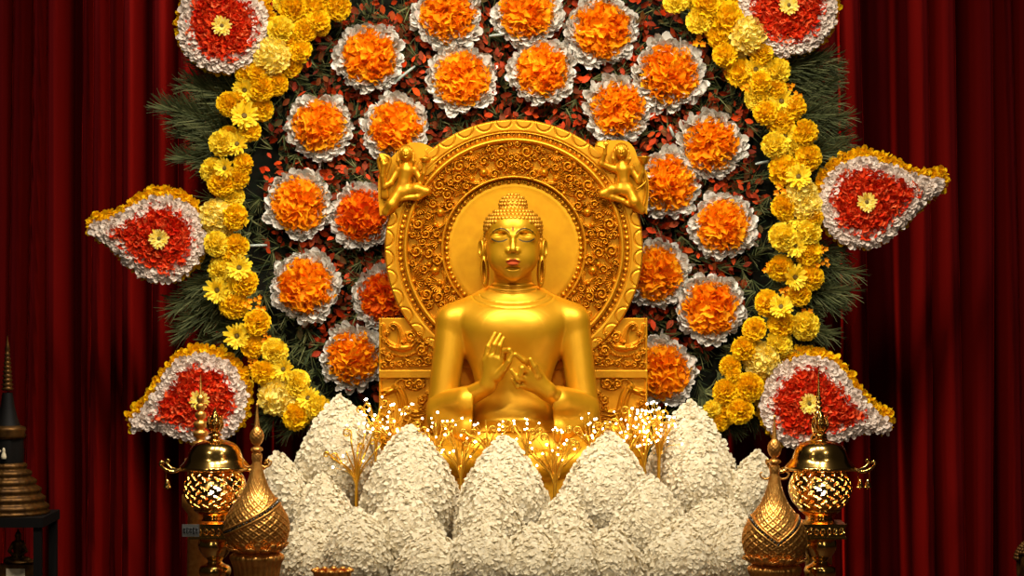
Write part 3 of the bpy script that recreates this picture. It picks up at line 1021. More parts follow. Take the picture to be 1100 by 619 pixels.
    Hd.chain([(fx0 + 7, fy0, fz0), (fx0 + 8.2, fy0, fz0 + 8), (fx0 + 7.2, fy0 + 1, fz0 + 13)], [2.2, 2.3, 1.4], 1.5)
    Hd.ell((fx0, fy0 - 6, fz0 + 3), (5.6, 7.5, 7.8), 1.0, 'sub')
    m = Hd.sl((0, -100, 0), (2000, 100, 2000)); x, y_, z = Hd.pts(m)
    Hd.F[m] += 0.35 * np.sin(x * 3.2) * (z > fz0 - 9)
    sdf_object(Hd, 'hair', M_HALO, o, 45)
    # offerings held up
    b = MB()
    if side < 0:
        lathe(b, [(0.2, 176), (4.2, 175), (6.4, 171.5), (6.6, 170.6), (4.5, 171.4), (0.2, 173.5)], 457.5, 31, 20, None, 45)
        tube(b, WK(*smooth_path([(457, 171, 31), (460, 166, 31), (458, 163, 31), (460, 160, 32)]).T, 45), 0.8 * S)
        o2 = b.build('offering_dish', M_HALO, o)
        b = MB()
        for i in range(5):
            tube(b, WK(*smooth_path([(413, 176, 30), (410 - 1.2 * i + 4, 171 - i, 31), (407 + 3.2 * i, 172 + (i % 2) * 2, 33), (410.5 + 0.9 * i, 192, 36), (411 + 1.4 * i, 214, 40)]).T, 45), np.linspace(1.6, 2.0, 25) * S)
        b.build('scarf', M_HALO, o)
        tube_pts = None
    else:
        lathe(b, [(0.2, 178), (3.5, 177), (5.4, 172.5), (7.2, 170), (7.4, 169), (5.0, 170.5), (0.2, 174)], 691, 31, 20, None, 45)
        o2 = b.build('offering_bowl', M_HALO, o)
        b = MB()
        for i in range(7):
            a = -1.6 + i * 0.42
            tube(b, WK(*np.array([(649, 160, 31), (646 + 4.5 * math.sin(a) * 0.6 - 1, 157 - 2.5 * math.cos(a), 30), (645 + 8.0 * math.sin(a) * 0.8, 157.5 - 6.0 * math.cos(a), 31)]).T, 45), np.array([1.0, 1.3, 0.6]) * S)
        b.build('shell_fan', M_HALO, o)
        b = MB()
        tube(b, WK(*smooth_path([(694, 195, 33), (689, 200, 33), (683, 204, 34)]).T, 45), 1.1 * S)
        tube(b, WK(*smooth_path([(691, 186, 37), (694, 200, 39), (693, 214, 41), (690, 224, 42)]).T, 45), 1.8 * S)
        b.build('scarf', M_HALO, o)
    # plain pointed plaque behind
    if side < 0:
        ol = [(408, 232), (406, 205), (408, 186), (418, 172), (431, 159), (441, 153.5), (452, 153.5), (461, 157), (466, 162), (466, 182), (446, 196), (430, 220)]
    else:
        ol = [(695, 230), (697, 205), (695, 186), (686, 172), (681, 159), (672, 151.5), (652, 151), (640, 155), (640, 176), (660, 196), (676, 216)]
    P = smooth_path([(a, c, 0) for a, c in ol + ol[:1]], 5)[:-1, :2]
    n = len(P)
    b = MB()
    V = np.vstack([WK(P[:, 0], P[:, 1], np.full(n, 45.0), 45), WK(P[:, 0], P[:, 1], np.full(n, 60.0), 45)])
    b.add(V, [np.array([list(range(n))]), np.array([list(range(n, 2 * n))]), np.array([[i, (i + 1) % n, n + (i + 1) % n, n + i] for i in range(n)])])
    b.build('plaque', M_DISC, throne, False)


flying_figure(-1)
flying_figure(1)

# ------------------------------------------------------------------ petal templates
rose_w = lambda v: 0.10 + 0.42 * math.sin(min(1, v * 1.05) * math.pi * 0.62) ** 0.8
T_RUF = [tpl_petal(4, 2, lambda v: 0.14 + 0.40 * v, 0.18, 0.15, 0.16, i) for i in range(5)]
T_ROUND = [tpl_petal(4, 3, lambda v: 0.42 * math.sin(math.pi * (0.12 + 0.80 * v)) ** 0.7, c, 0.25, 0.05, i) for i, c in enumerate((0.15, 0.35, 0.5, 0.25))]
T_SOFT = [tpl_petal(4, 3, lambda v: 0.46 * math.sin(math.pi * (0.12 + 0.80 * v)) ** 0.7, c, 0.15, 0.03, i) for i, c in enumerate((0.05, 0.16, 0.26))]
T_NARROW = [tpl_petal(2, 3, lambda v: 0.13 * math.sin(math.pi * (0.15 + 0.78 * v)) ** 0.6, c, 0.3, 0.0, i) for i, c in enumerate((0.1, 0.25, 0.4))]
T_LEAF = [tpl_petal(2, 3, lambda v: 0.30 * math.sin(math.pi * (0.04 + 0.94 * v)) ** 0.8, c, 0.35, 0.02, i) for i, c in enumerate((-0.25, 0.1, 0.3))]
T_NEEDLE = [tpl_petal(1, 3, lambda v: 0.035 * (1 - 0.75 * v), c, 0.4, 0.0, i) for i, c in enumerate((-0.3, 0.1, 0.35))]


def fib_dirs(n, tmax):
    """directions around -Y up to tilt tmax"""
    i = np.arange(n) + 0.5
    c = 1 - i / n * (1 - math.cos(tmax)); s = np.sqrt(1 - c * c); ph = i * 2.399963
    return np.stack([s * np.cos(ph), -c, s * np.sin(ph)], -1)


def jit(v, a):
    return nrm(v + rng.normal(0, a, v.shape))


FRONT = np.array([0, -1.0, 0])


def bloom_marigold(n=110, L=0.52, flat=0.72, core=0.62, tp=T_RUF, j=0.22, ls=(0.85, 1.15)):
    b = MB()
    ball(b, (0, 0, 0), core, 12, 8, (1, flat, 1))
    D = fib_dirs(n, math.radians(100))
    pos = D * (1 - L) * 0.98 * np.array([1, flat, 1])
    inst(b, tp, pos, jit(D, j), jit(np.broadcast_to(FRONT, D.shape) + 1e-3, 0.35), L * rng.uniform(*ls, n))
    return b


def bloom_daisy():
    p = MB()
    for ring, (n, tilt, ln) in enumerate(((22, 82, 0.98), (20, 68, 0.9), (14, 52, 0.72))):
        t = math.radians(tilt); ph = np.linspace(0, 2 * math.pi, n, endpoint=False) + ring * 0.2 + rng.normal(0, 0.06, n)
        D = np.stack([math.sin(t) * np.cos(ph), np.full(n, -math.cos(t)), math.sin(t) * np.sin(ph)], -1)
        inst(p, T_NARROW, D * 0.08, jit(D, 0.06), FRONT, ln * rng.uniform(0.9, 1.05, n), None, 1.15)
    c = MB(); ball(c, (0, -0.16, 0), 0.22, 10, 6, (1, 0.7, 1))
    return p, c


def bloom_sprig():
    b = MB()
    for (x, z) in ((-0.45, 0.2), (0.4, 0.45), (0.15, -0.5)):
        n = 5
        ph = np.arange(n) * 2 * math.pi / n + rng.random()
        D = np.stack([0.9 * np.cos(ph), np.full(n, -0.35), 0.9 * np.sin(ph)], -1)
        inst(b, T_ROUND, np.tile([[x, -0.1 * rng.random(), z]], (n, 1)), D, FRONT, 0.6, None, 0.8)
        ball(b, (x, -0.1, z), 0.12, 6, 4)
    return b


def proto_mesh(b, name, mat):
    o = b.build(name, mat, None, True)
    return o


def free(o):
    bpy.data.objects.remove(o)


# ------------------------------------------------------------------ flower backdrop
BC = (550.0, 215.0); BD = 165.0
brd = MB()
th = np.linspace(0, 2 * math.pi, 120, endpoint=False)
Rb = 318.0
ring1 = WK(BC[0] + Rb * np.cos(th), BC[1] + Rb * np.sin(th), np.full(120, BD), BD)
ring2 = WK(BC[0] + Rb * np.cos(th), BC[1] + Rb * np.sin(th), np.full(120, BD + 14), BD)
brd.add(np.vstack([ring1, ring2]), [np.array([list(range(120))]), np.array([list(range(120, 240))]), np.array([[i, (i + 1) % 120, 120 + (i + 1) % 120, 120 + i] for i in range(120)])])
# two posts carry the board
for x in (420, 680):
    a = WK(x - 6, 300, BD + 16, BD); c = WK(x + 6, 672, BD + 26, BD)
    box(brd, a[0], c[0], a[1], c[1], 0.0, a[2])
tag(brd.build('backdrop_board', M_BOARD, None, False, loc=tuple(WK(550, 672, BD, BD))),
    'round dark green board carrying the flower arrangement behind the throne', 'backdrop')


def disc_pts(n, r0, r1):
    r = np.sqrt(rng.uniform(r0 * r0, r1 * r1, n)); t = rng.uniform(0, 2 * math.pi, n)
    return BC[0] + r * np.cos(t), BC[1] + r * np.sin(t), r, t


# needle greenery, uncountable
b = MB()
n0 = 2300
px, py, r, t = disc_pts(n0, 60, 322)
keep = (py > -40) & (py < 560) & (py < 440 + 60) 
px, py, r, t = px[keep], py[keep], r[keep], t[keep]
ks = 9
P = np.repeat(WK(px, py, BD - rng.uniform(2, 26, len(px)), BD), ks, 0)
base = np.stack([np.cos(t), np.full(len(t), -0.5), -np.sin(t)], -1) * 0.6 + rng.normal(0, 0.8, (len(t), 3))
base[:, 1] = -np.abs(base[:, 1]) * 0.6
D = jit(nrm(np.repeat(base, ks, 0)), 0.35)
inst(b, T_NEEDLE, P, D, jit(np.broadcast_to(FRONT, D.shape) + 0.0, 0.4), rng.uniform(12, 26, len(P)) * S)
tag(b.build('greenery', M_NEEDLE), 'dark green needle foliage filling the backdrop between the flowers', 'foliage', None, 'stuff')
# red croton leaves, uncountable
b = MB()
px, py, r, t = disc_pts(10500, 40, 268)
keep = (py > -40) & (py < 470) & (rng.random(len(px)) < np.where(r > 240, 0.45, 0.95))
px, py = px[keep], py[keep]
D = rng.normal(0, 1, (len(px), 3)); D[:, 1] = -np.abs(D[:, 1]) * 0.45
inst(b, T_LEAF, WK(px, py, BD - rng.uniform(4, 30, len(px)), BD), D, jit(np.broadcast_to(FRONT, D.shape) + 0.0, 0.45), rng.uniform(7, 13.5, len(px)) * S)
tag(b.build('croton_leaves', M_LEAF), 'small red and brown leaves scattered between the orange and white rosettes', 'leaves', None, 'stuff')


# feathery fronds round the rim
def frond_mesh(seed):
    r = np.random.default_rng(seed)
    b = MB()
    n = 13
    s = np.linspace(0, 1, n)
    path = np.stack([0.16 * s ** 2 * (1 if seed % 2 else -1), -0.12 * np.sin(s * 2.4), s], -1)
    tube(b, path, np.linspace(0.014, 0.004, n), 5)
    m = 60
    ss = np.repeat(np.linspace(0.06, 0.99, m), 2)
    pos = np.stack([np.interp(ss, s, path[:, i]) for i in range(3)], -1)
    sg = np.tile([-1, 1], m)
    D = np.stack([sg * (0.60 - 0.35 * ss), -0.25 + r.normal(0, 0.15, 2 * m), 0.75 + 0 * ss], -1) + r.normal(0, 0.12, (2 * m, 3))
    inst(b, T_NEEDLE, pos, D, np.stack([-sg * 0.3, np.full(2 * m, -1.0), 0 * ss], -1), 0.52 * (1 - 0.4 * ss) * r.uniform(0.8, 1.2, 2 * m), None, 0.95)
    return b.build('fern_frond', M_FROND)


frond_protos = [frond_mesh(i) for i in range(4)]
zones = [('left', 'above the middle left petal emblem', (150, 183), 10), ('left', 'between the middle and lower left petal emblems', (196, 222), 9),
         ('right', 'above the middle right petal emblem', (-4, -32), 10), ('right', 'between the middle and lower right petal emblems', (12, 36), 10),
         ('left', 'below the yellow garland beside the lotus on the left', (226, 250), 5), ('right', 'below the yellow garland beside the lotus on the right', (-70, -46), 5)]
zones = [('left', 'above the middle left petal emblem', [(158, 300), (161, 290), (164, 305), (167, 296), (170, 305), (156, 305), (173, 300), (160, 312), (166, 314), (152, 310)]),
         ('left', 'between the middle and lower left petal emblems', [(190, 300), (194, 296), (198, 300), (202, 296), (206, 300), (196, 312), (200, 310), (209, 298), (186, 305)]),
         ('right', 'above the middle right petal emblem', [(26, 300), (22, 296), (18, 302), (14, 296), (10, 302), (20, 314), (15, 314), (24, 310), (29, 305), (7, 300)]),
         ('right', 'between the middle and lower right petal emblems', [(-10, 300), (-14, 296), (-18, 300), (-22, 296), (-26, 300), (-17, 312), (-12, 312), (-29, 300), (-24, 308)]),
         ('left', 'below the yellow garland beside the lotus on the left', [(222, 300), (227, 296), (232, 300), (237, 292), (242, 290)]),
         ('right', 'below the yellow garland beside the lotus on the right', [(-42, 300), (-47, 296), (-52, 300), (-57, 292), (-62, 290)])]
fi = 0
for sd, place, lst in zones:
    for (ang, rad) in [q for (g_, h_) in lst for q in ((g_, h_), (g_ + 2.1, h_ - 16))]:
        a = math.radians(ang)
        px, py = BC[0] + rad * math.cos(a) , BC[1] - rad * math.sin(a)
        o = frond_protos[fi % 4].copy(); fi += 1
        COL.objects.link(o)
        o.location = tuple(WK(px, py, BD - 4 - random.uniform(0, 16), BD))
        droop = random.uniform(-0.35, 0.1)
        zrot = -(a - math.pi / 2)
        if sd == 'left': zrot += droop * -1
        else: zrot += -droop
        o.rotation_euler = (0, zrot, 0)
        sc = random.uniform(52, 70) * S * 1.066 * (0.9 if 'below' in place else 1)
        o.scale = (sc, sc, sc)
        tag(o, 'feathery dark green frond ' + place, 'frond', 'fronds ' + place)
for o in frond_protos: free(o)

# ------------------------------------------------------------------ orange and white rosettes
def rosette_parts(seed, deep=False):
    root = thing('rosette', (0, 0, 0), 'rosette', 'flower rosette')
    c = MB()
    ball(c, (0, 0.05, 0), 0.86, 20, 8, (1, 0.2, 1))
    pos = []; D = []; sc = []
    for ring, (rr, n, out, ln) in enumerate(((0.58, 44, 0.5, 0.24), (0.66, 54, 0.8, 0.25), (0.74, 60, 1.0, 0.26), (0.80, 62, 1.5, 0.25), (0.76, 50, 2.4, 0.27))):
        ph = np.linspace(0, 2 * math.pi, n, endpoint=False) + rng.normal(0, 0.1, n)
        rad = np.stack([np.cos(ph), 0 * ph, np.sin(ph)], -1)
        lump = 0.05 * np.sin(ph * 5 + seed) + 0.03 * np.sin(ph * 3 + seed * 2)
        pos.append(rad * (rr + lump[:, None] + rng.normal(0, 0.04, (n, 1))) + np.array([0, -0.16 + ring * 0.04, 0]))
        D.append(rad * out + FRONT * 0.6 + rng.normal(0, 0.4, (n, 3)))
        sc.append(ln * rng.uniform(0.7, 1.25, n))
    pos, D, sc = np.concatenate(pos), np.concatenate(D), np.concatenate(sc)
    inst(c, T_ROUND, pos, D, jit(np.broadcast_to(FRONT, D.shape) + 0.0, 0.5), sc, None, 1.2)
    c.build('collar', M_COLLAR, root)
    d = MB()
    ball(d, (0, -0.05, 0), 0.64, 20, 10, (1, 0.52, 1))
    n = 210
    Dn = fib_dirs(n, math.radians(98))
    pos = Dn * np.array([0.60, 0.40, 0.60]) * rng.uniform(0.94, 1.02, (n, 1)) + np.array([0, -0.06, 0])
    tan = rng.normal(0, 1, (n, 3)); tan -= Dn * np.sum(tan * Dn, 1, keepdims=True)
    inst(d, T_RUF + T_ROUND[:2], pos, 0.62 * Dn + 0.9 * nrm(tan), jit(Dn, 0.2), rng.uniform(0.26, 0.36, n), None, 1.15)
    d.V = [np.concatenate(d.V) * 0.98]; d.build('marigold_dome', M_ORANGE2 if deep else M_ORANGE, root)
    return root


ros_protos = [rosette_parts(i) for i in range(3)]
ros_deep = rosette_parts(9, True)
ROS = [(397, 62, 37, 'orange and white rosette beside the upper left emblem, topmost of the left column'),
       (481, 17, 37, 'orange and white rosette cut by the top edge, left of the middle top one'),
       (566, 13, 37, 'orange and white rosette cut by the top edge, straight above the halo crown'),
       (645, 33, 39, 'large orange and white rosette right of centre near the top edge'),
       (718, 80, 39, 'orange and white rosette nearest the upper right yellow garland'),
       (496, 86, 37, 'orange and white rosette upper left of the top of the golden ring'),
       (583, 77, 36, 'orange and ragged white rosette just above the top of the golden ring'),
       (663, 117, 36, 'orange and white rosette directly above the right flying figure'),
       (343, 136, 35, 'orange and white rosette far left, level with the left flying figure\'s head'),
       (425, 138, 36, 'orange and white rosette directly above the left flying figure'),
       (763, 155, 36, 'orange and white rosette right of the right flying figure, second column out'),
       (322, 220, 36, 'orange and white rosette beside the left garland, level with the statue\'s topknot'),
       (390, 232, 35, 'deep orange rosette below the left flying figure, redder than the others'),
       (715, 197, 37, 'orange and white rosette half behind the right flying figure'),
       (776, 243, 35, 'orange and white rosette beside the right garland, level with the statue\'s eyes'),
       (330, 308, 38, 'orange and white rosette beside the left garland, level with the statue\'s shoulder'),
       (413, 320, 34, 'deep orange rosette half hidden by the left edge of the golden ring'),
       (703, 294, 36, 'orange and white rosette half hidden by the right edge of the golden ring'),
       (763, 331, 37, 'lowest fully visible orange and white rosette on the right'),
       (380, 384, 35, 'lowest orange and white rosette on the left, above the white lotus'),
       (710, 400, 37, 'lowest orange and white rosette on the right, beside the throne panel')]
for i, (px, py, rw, lab) in enumerate(ROS):
    src = ros_deep if i in (12, 16) else ros_protos[i % 3]
    d = BD - 30
    k = (DC + d) / DC * S * rw
    dup(src, tuple(WK(px, py, d, d)), (random.uniform(-0.12, 0.12), random.uniform(0, 6.28), random.uniform(-0.12, 0.12)), (k, k, k), lab, 'orange and white rosettes on the backdrop')
for p_ in ros_protos + [ros_deep]:
    for c in list(p_.children): free(c)
    free(p_)

# ------------------------------------------------------------------ yellow garlands, bloom by bloom
mar = [proto_mesh(bloom_marigold(100 + 12 * i), 'marigold', M_YELLOW) for i in range(3)] + [proto_mesh(bloom_marigold(90), 'marigold', M_YELLOW2)]
pale = [proto_mesh(bloom_marigold(170, 0.34, 0.8, 0.74, T_ROUND, 0.3), 'chrysanthemum', M_PALE) for i in range(2)]
sprig = [proto_mesh(bloom_sprig(), 'blossom_sprig', M_SPRIG) for i in range(2)]
dais = []
for i in range(2):
    p_, c_ = bloom_daisy()
    root = thing('daisy', (0, 0, 0), 'daisy', 'flower')
    p_.build('petals', M_YELLOW2, root); c_.build('flower_eye', M_EYE, root)
    dais.append(root)
GL = [(316, 10, 'm', 14), (338, 11, 'm', 13), (363, 8, 'm', 12), (342, 22, 'm', 10), (345, 29, 'm', 8), (349, 0, 'm', 12), (302, 33, 'm', 13), (310, 43, 'm', 9), (328, 33, 'm', 11),
      (323, 55, 'm', 11), (293, 61, 'p', 19), (312, 70, 'm', 11), (267, 79, 'm', 12), (297, 90, 'm', 11), (281, 95, 'm', 12), (263, 97, 'd', 11), (302, 3, 'm', 8), (277, 78, 'm', 9),
      (246, 112, 'm', 11), (256, 108, 'm', 9), (262, 125, 'd', 13), (281, 117, 'm', 11), (268, 141, 'm', 10), (239, 154, 'm', 12), (255, 155, 'd', 11), (246, 145, 'm', 9), (228, 183, 'm', 11),
      (242, 181, 'd', 10), (262, 177, 'm', 10), (238, 196, 'm', 13), (256, 191, 'm', 10), (249, 211, 'm', 11), (233, 232, 'p', 17), (236, 247, 'p', 14), (253, 233, 'm', 12), (232, 262, 'm', 11),
      (254, 264, 'm', 11), (234, 277, 's', 7), (247, 276, 'm', 8), (238, 290, 'm', 12), (257, 288, 'd', 12), (263, 304, 'm', 12), (234, 312, 'd', 12), (251, 309, 'd', 11), (251, 327, 'm', 13),
      (266, 327, 's', 6), (278, 322, 's', 5), (281, 333, 's', 6), (276, 347, 'm', 12), (255, 361, 'd', 12), (271, 372, 'm', 11), (286, 362, 's', 6), (295, 378, 'm', 12), (271, 390, 's', 6),
      (283, 400, 'm', 11), (305, 397, 'd', 11), (298, 426, 'p', 20), (319, 412, 'm', 12), (331, 428, 'd', 11), (318, 447, 'm', 13), (343, 439, 'm', 12)]
GR = [(726, 2, 'm', 11), (741, 0, 'm', 8), (760, 4, 'm', 14), (751, 23, 'm', 12), (760, 16, 'm', 9), (781, 20, 'm', 16), (771, 41, 'm', 11), (767, 33, 'm', 9), (751, 46, 's', 7), (779, 59, 'm', 11),
      (804, 38, 'p', 19), (795, 49, 'p', 13), (818, 57, 'm', 11), (795, 78, 'm', 13), (811, 75, 'd', 12), (835, 77, 'm', 12), (842, 65, 's', 6), (783, 77, 's', 5), (801, 96, 's', 5), (849, 93, 's', 5),
      (857, 103, 's', 5), (817, 88, 'm', 10), (833, 95, 'm', 10), (815, 104, 'm', 13), (839, 109, 'd', 12), (853, 116, 'm', 11), (822, 121, 'm', 11), (839, 130, 'm', 13), (864, 143, 'm', 12),
      (842, 146, 'd', 12), (832, 156, 'm', 12), (854, 159, 'm', 10), (868, 169, 'm', 12), (842, 183, 'm', 14), (858, 190, 'd', 12), (868, 182, 's', 5), (838, 204, 's', 7), (860, 209, 'p', 17),
      (866, 222, 'p', 16), (843, 223, 'm', 12), (855, 233, 'd', 12), (875, 234, 'm', 8), (841, 255, 'm', 13), (868, 251, 'm', 12), (855, 264, 'd', 11), (869, 272, 'm', 12), (884, 268, 's', 5),
      (886, 282, 's', 5), (876, 286, 's', 5), (838, 288, 'm', 12), (825, 288, 's', 6), (853, 298, 'd', 12), (870, 298, 'm', 12), (859, 316, 'm', 11), (843, 313, 's', 6), (824, 326, 'm', 12),
      (839, 330, 'd', 11), (867, 336, 's', 6), (839, 348, 'm', 12), (865, 350, 'm', 13), (811, 354, 'm', 11), (836, 370, 'm', 13), (799, 375, 'm', 11), (818, 386, 'p', 19), (785, 394, 'm', 10),
      (788, 403, 'm', 7), (805, 416, 'm', 13), (780, 421, 'm', 12), (795, 442, 'm', 12), (781, 445, 'm', 10), (765, 439, 'm', 8), (773, 453, 'm', 9)]
ORD = ['first', 'second', 'third', 'fourth', 'fifth', 'sixth', 'seventh', 'eighth', 'ninth', 'tenth', 'eleventh', 'twelfth', 'thirteenth', 'fourteenth', 'fifteenth', 'sixteenth', 'seventeenth', 'eighteenth', 'nineteenth', 'twentieth',
       'twenty-first', 'twenty-second', 'twenty-third', 'twenty-fourth', 'twenty-fifth', 'twenty-sixth', 'twenty-seventh', 'twenty-eighth']
DESC = {'m': ('ruffled golden marigold', 'flower'), 'p': ('large pale yellow chrysanthemum pompom', 'flower'), 'd': ('spiky lemon yellow daisy', 'flower'), 's': ('tiny amber blossom sprig', 'flower')}
for side, G in (('left', GL), ('right', GR)):
    ys = np.array([g[1] for g in G]); xs = np.array([g[0] for g in G])
    cen = np.array([np.average(xs, weights=np.exp(-((ys - y) / 28.0) ** 2)) for y in ys])
    inner = (xs > cen) if side == 'left' else (xs < cen)
    count = {}
    for gi in np.argsort(ys, kind='stable'):
        px, py, kd, r = G[gi]
        edge = ('inner' if inner[gi] else 'outer') + ' half of ' if kd in 'ms' else ''
        key = (kd, edge); count[key] = count.get(key, 0) + 1
        lab = '%s, %s from top in the %s%s yellow garland' % (DESC[kd][0], ORD[count[key] - 1], edge, side)
        src = {'m': mar, 'p': pale, 'd': dais, 's': sprig}[kd]
        src = src[random.randrange(len(src))]
        d = BD - 40 - random.uniform(0, 14) - (6 if kd == 'd' else 0)
        k = (DC + d) / DC * S * r * (1.2 if kd in 'md' else 1.14)
        o = dup(src, tuple(WK(px, py, d, d)), (random.uniform(-0.3, 0.3), random.uniform(0, 6.28), random.uniform(-0.3, 0.3)), (k, k * 0.95, k), lab, 'yellow blooms of the %s garland' % side)
        if 'category' not in o: o['category'] = 'flower'
for p_ in mar + pale + sprig: free(p_)
for p_ in dais:
    for c in list(p_.children): free(c)
    free(p_)


# ------------------------------------------------------------------ petal-shaped floral emblems
def outline(r, L, bend, n=150):
    a0 = 0.30 * r; w0 = math.sqrt(r * r - a0 * a0)
    up = []
    for t in np.linspace(math.pi, math.acos(0.30), 60):
        up.append((r * math.cos(t), r * math.sin(t)))
    m0 = -1.5 * a0 / w0 * (L - a0); m1 = -0.03 * (L - a0)
    for t in np.linspace(0.03, 1, 40):
        h00 = 2 * t ** 3 - 3 * t * t + 1; h10 = t ** 3 - 2 * t * t + t; h01 = -2 * t ** 3 + 3 * t * t; h11 = t ** 3 - t * t
        up.append((a0 + (L - a0) * t, max(3.0, w0 * h00 + m0 * h10 + 5.0 * h01 + m1 * h11)))
    up = np.array(up)
    lo = up[::-1] * np.array([1, -1])
    P = np.vstack([up, lo])
    tt = np.clip((P[:, 0] - a0) / (L - a0), 0, None)
    P[:, 1] += bend * tt ** 2
    return P


def sdist(P, x, y):
    Q = np.roll(P, -1, 0)
    d = np.full(len(x), 1e9); ins = np.zeros(len(x), bool)
    for a, c in zip(P, Q):
        ba = c - a; L = ba @ ba + 1e-9
        h = np.clip(((x - a[0]) * ba[0] + (y - a[1]) * ba[1]) / L, 0, 1)
        d = np.minimum(d, np.hypot(x - a[0] - h * ba[0], y - a[1] - h * ba[1]))
        if a[1] != c[1]:
            cr = ((a[1] > y) != (c[1] > y)) & (x < (c[0] - a[0]) * (y - a[1]) / (c[1] - a[1]) + a[0])
            ins ^= cr
    return np.where(ins, -d, d)


def emblem(cx, cy, r, L, ang, bend, d0, label, ycut=None):
    """ang: direction of the tip in photo (degrees, 0 right, 90 up)"""
    root = thing('petal_emblem', tuple(WK(cx, cy, d0 + 14, d0)), label, 'flower emblem', 'petal-shaped floral emblems round the backdrop')
    P = outline(r, L, bend)
    ca, sa = math.cos(math.radians(ang)), math.sin(math.radians(ang))
    to = lambda a, c, dd: WK(cx + a * ca - c * sa, cy - (a * sa + c * ca), dd, d0)

    def sample(n, grow):
        a = rng.uniform(-r - 14, L + 12, n); c = rng.uniform(-r - 14 - abs(bend), r + 14 + abs(bend), n)
        return a, c, sdist(P, a, c)
    dome = lambda sd: 13 * np.sqrt(np.clip(-sd / 34.0, 0, 1))
    # backing
    k = len(P); b = MB()
    V = np.vstack([to(P[:, 0], P[:, 1], np.full(k, d0 + 2.0)), to(P[:, 0], P[:, 1], np.full(k, d0 + 14.0))])
    cen = to(np.array([0.0]), np.array([0.0]), np.array([d0 - 6.0]))
    inn = to(P[:, 0] * 0.55 + 0.0, P[:, 1] * 0.55, np.full(k, d0 - 5.0))
    b.add(np.vstack([V, inn, cen]), [np.array([[i, (i + 1) % k, k + (i + 1) % k, k + i] for i in range(k)]), np.array([[i, 2 * k + i, 2 * k + (i + 1) % k, (i + 1) % k] for i in range(k)]),
                                     np.array([[2 * k + i, 3 * k, 2 * k + (i + 1) % k] for i in range(k)]), np.array([list(range(k, 2 * k))])])
    b.build('foam_base', M_FOAM, root)
    dens = (L + r) * 2 * r

    def band(n, lo, hi, size, out, name, mat, tp, dz, spread, tilt=0.75, shift=0.0):
        a, c, sd = sample(n, 0)
        kx = (sd > lo) & (sd < hi)
        a, c, sd = a[kx], c[kx], sd[kx]
        pos = to(a, c, d0 + dz - dome(sd) + rng.uniform(-2, 2, len(a)))
        pos[:, 2] += shift * S
        D = rng.normal(0, 1, (len(a), 3)); D[:, 1] = 0
        D = nrm(D) * tilt + FRONT * rng.uniform(*spread, (len(a), 1))
        bb = MB()
        inst(bb, tp, pos, D, jit(np.broadcast_to(FRONT, D.shape) + 0.0, 0.4), size * rng.uniform(0.75, 1.25, len(a)) * S, None, 1.1)
        bb.build(name, mat, root)
    bandw = 0.27 * r
    band(int(dens * 0.42), -200, -bandw + 1, 8.0, 0, 'red_field', M_RED, T_ROUND + T_RUF, 0, (0.15, 0.9))
    band(int(dens * 0.75), -bandw, 1.0, 5.4, 0, 'white_border', M_PINKW, T_SOFT + T_ROUND[:1], -3, (0.05, 0.5))
    band(int(dens * 0.6), -4.0, 6.5, 6.5, 0, 'yellow_border', M_YELLOW, T_ROUND, 9, (0.2, 0.9), 0.75, 5.0)
    p_, c_ = bloom_daisy()
    for m_, mt, nm in ((p_, M_PALE, 'center_flower'), (c_, M_EYE, 'flower_eye')):
        V = np.concatenate(m_.V) * np.array([1, 0.6, 1]) * (11.5 * S) + to(0.0, 0.0, d0 - 21.0)
        m_.V = [V]
        if nm == 'center_flower': par = m_.build(nm, mt, root)
        else: m_.build(nm, mt, par)


ED = BD - 45
emblem(241, 30, 46, 105, 112, -6, ED, 'red and white petal emblem with yellow centre, upper left, cut by the top edge')
emblem(174, 257, 44, 75, 176, -6, ED, 'red and white petal emblem pointing left from the middle of the left garland')
emblem(217, 429, 46, 78, 196, 6, ED, 'red and white petal emblem pointing left behind the left brass lantern')
emblem(845, 8, 50, 105, 62, 6, ED, 'red and white petal emblem with yellow centre, upper right, cut by the top edge')
emblem(928, 218, 46, 86, 9, 8, ED, 'red and white petal emblem pointing right from the middle of the right garland')
emblem(867, 433, 48, 89, -14, -4, ED, 'red and white petal emblem pointing right behind the right brass lantern')

# pale water tubes stuck in the greenery
for (x0, y0, x1, y1, lab) in [(425, 92, 447, 74, 'pale flower tube lying between the two upper left rosettes'), (266, 265, 290, 264, 'pale flower tube beside the middle of the left garland'),
                              (808, 178, 823, 175, 'pale flower tube beside the right garland, level with the right flying figure'), (526, 42, 548, 40, 'pale flower tube between the top centre rosettes'), (717, 138, 722, 150, 'pale flower tube below the upper right rosette')]:
    b = MB()
    P = WK(*smooth_path([(x0, y0, BD - 34), ((x0 + x1) / 2, (y0 + y1) / 2, BD - 36), (x1, y1, BD - 32)], 3).T, BD)
    tube(b, P, np.r_[0.8, np.full(len(P) - 2, 1.6), 1.0] * S, 8)
    tag(b.build('flower_tube', M_TUBE, None, True, loc=tuple(P[0])), lab, 'tube', 'flower tubes in the greenery')

# ------------------------------------------------------------------ white lotus pedestal
lotus = thing('lotus_pedestal', tuple(WK(550, 700, -60, 0)), 'big white lotus pedestal of floret-covered petals below the golden statue', 'pedestal')
# inner core
b = MB()
prof = [(0.1, 561), (205, 561), (212, 568), (200, 620), (190, 700), (0.1, 700)]
pf = np.array(prof)
thc = np.linspace(0, 2 * math.pi, 64, endpoint=False)
R, T = np.meshgrid(pf[:, 0], thc, indexing='ij')
Yc = np.repeat(pf[:, 1][:, None], 64, 1)
b.add(WK(550 + R * np.cos(T), Yc, -12 + R * np.sin(T) * 0.42, 0).reshape(-1, 3), grid_faces(64, len(pf), True))
b.build('core', M_FOAM, lotus)


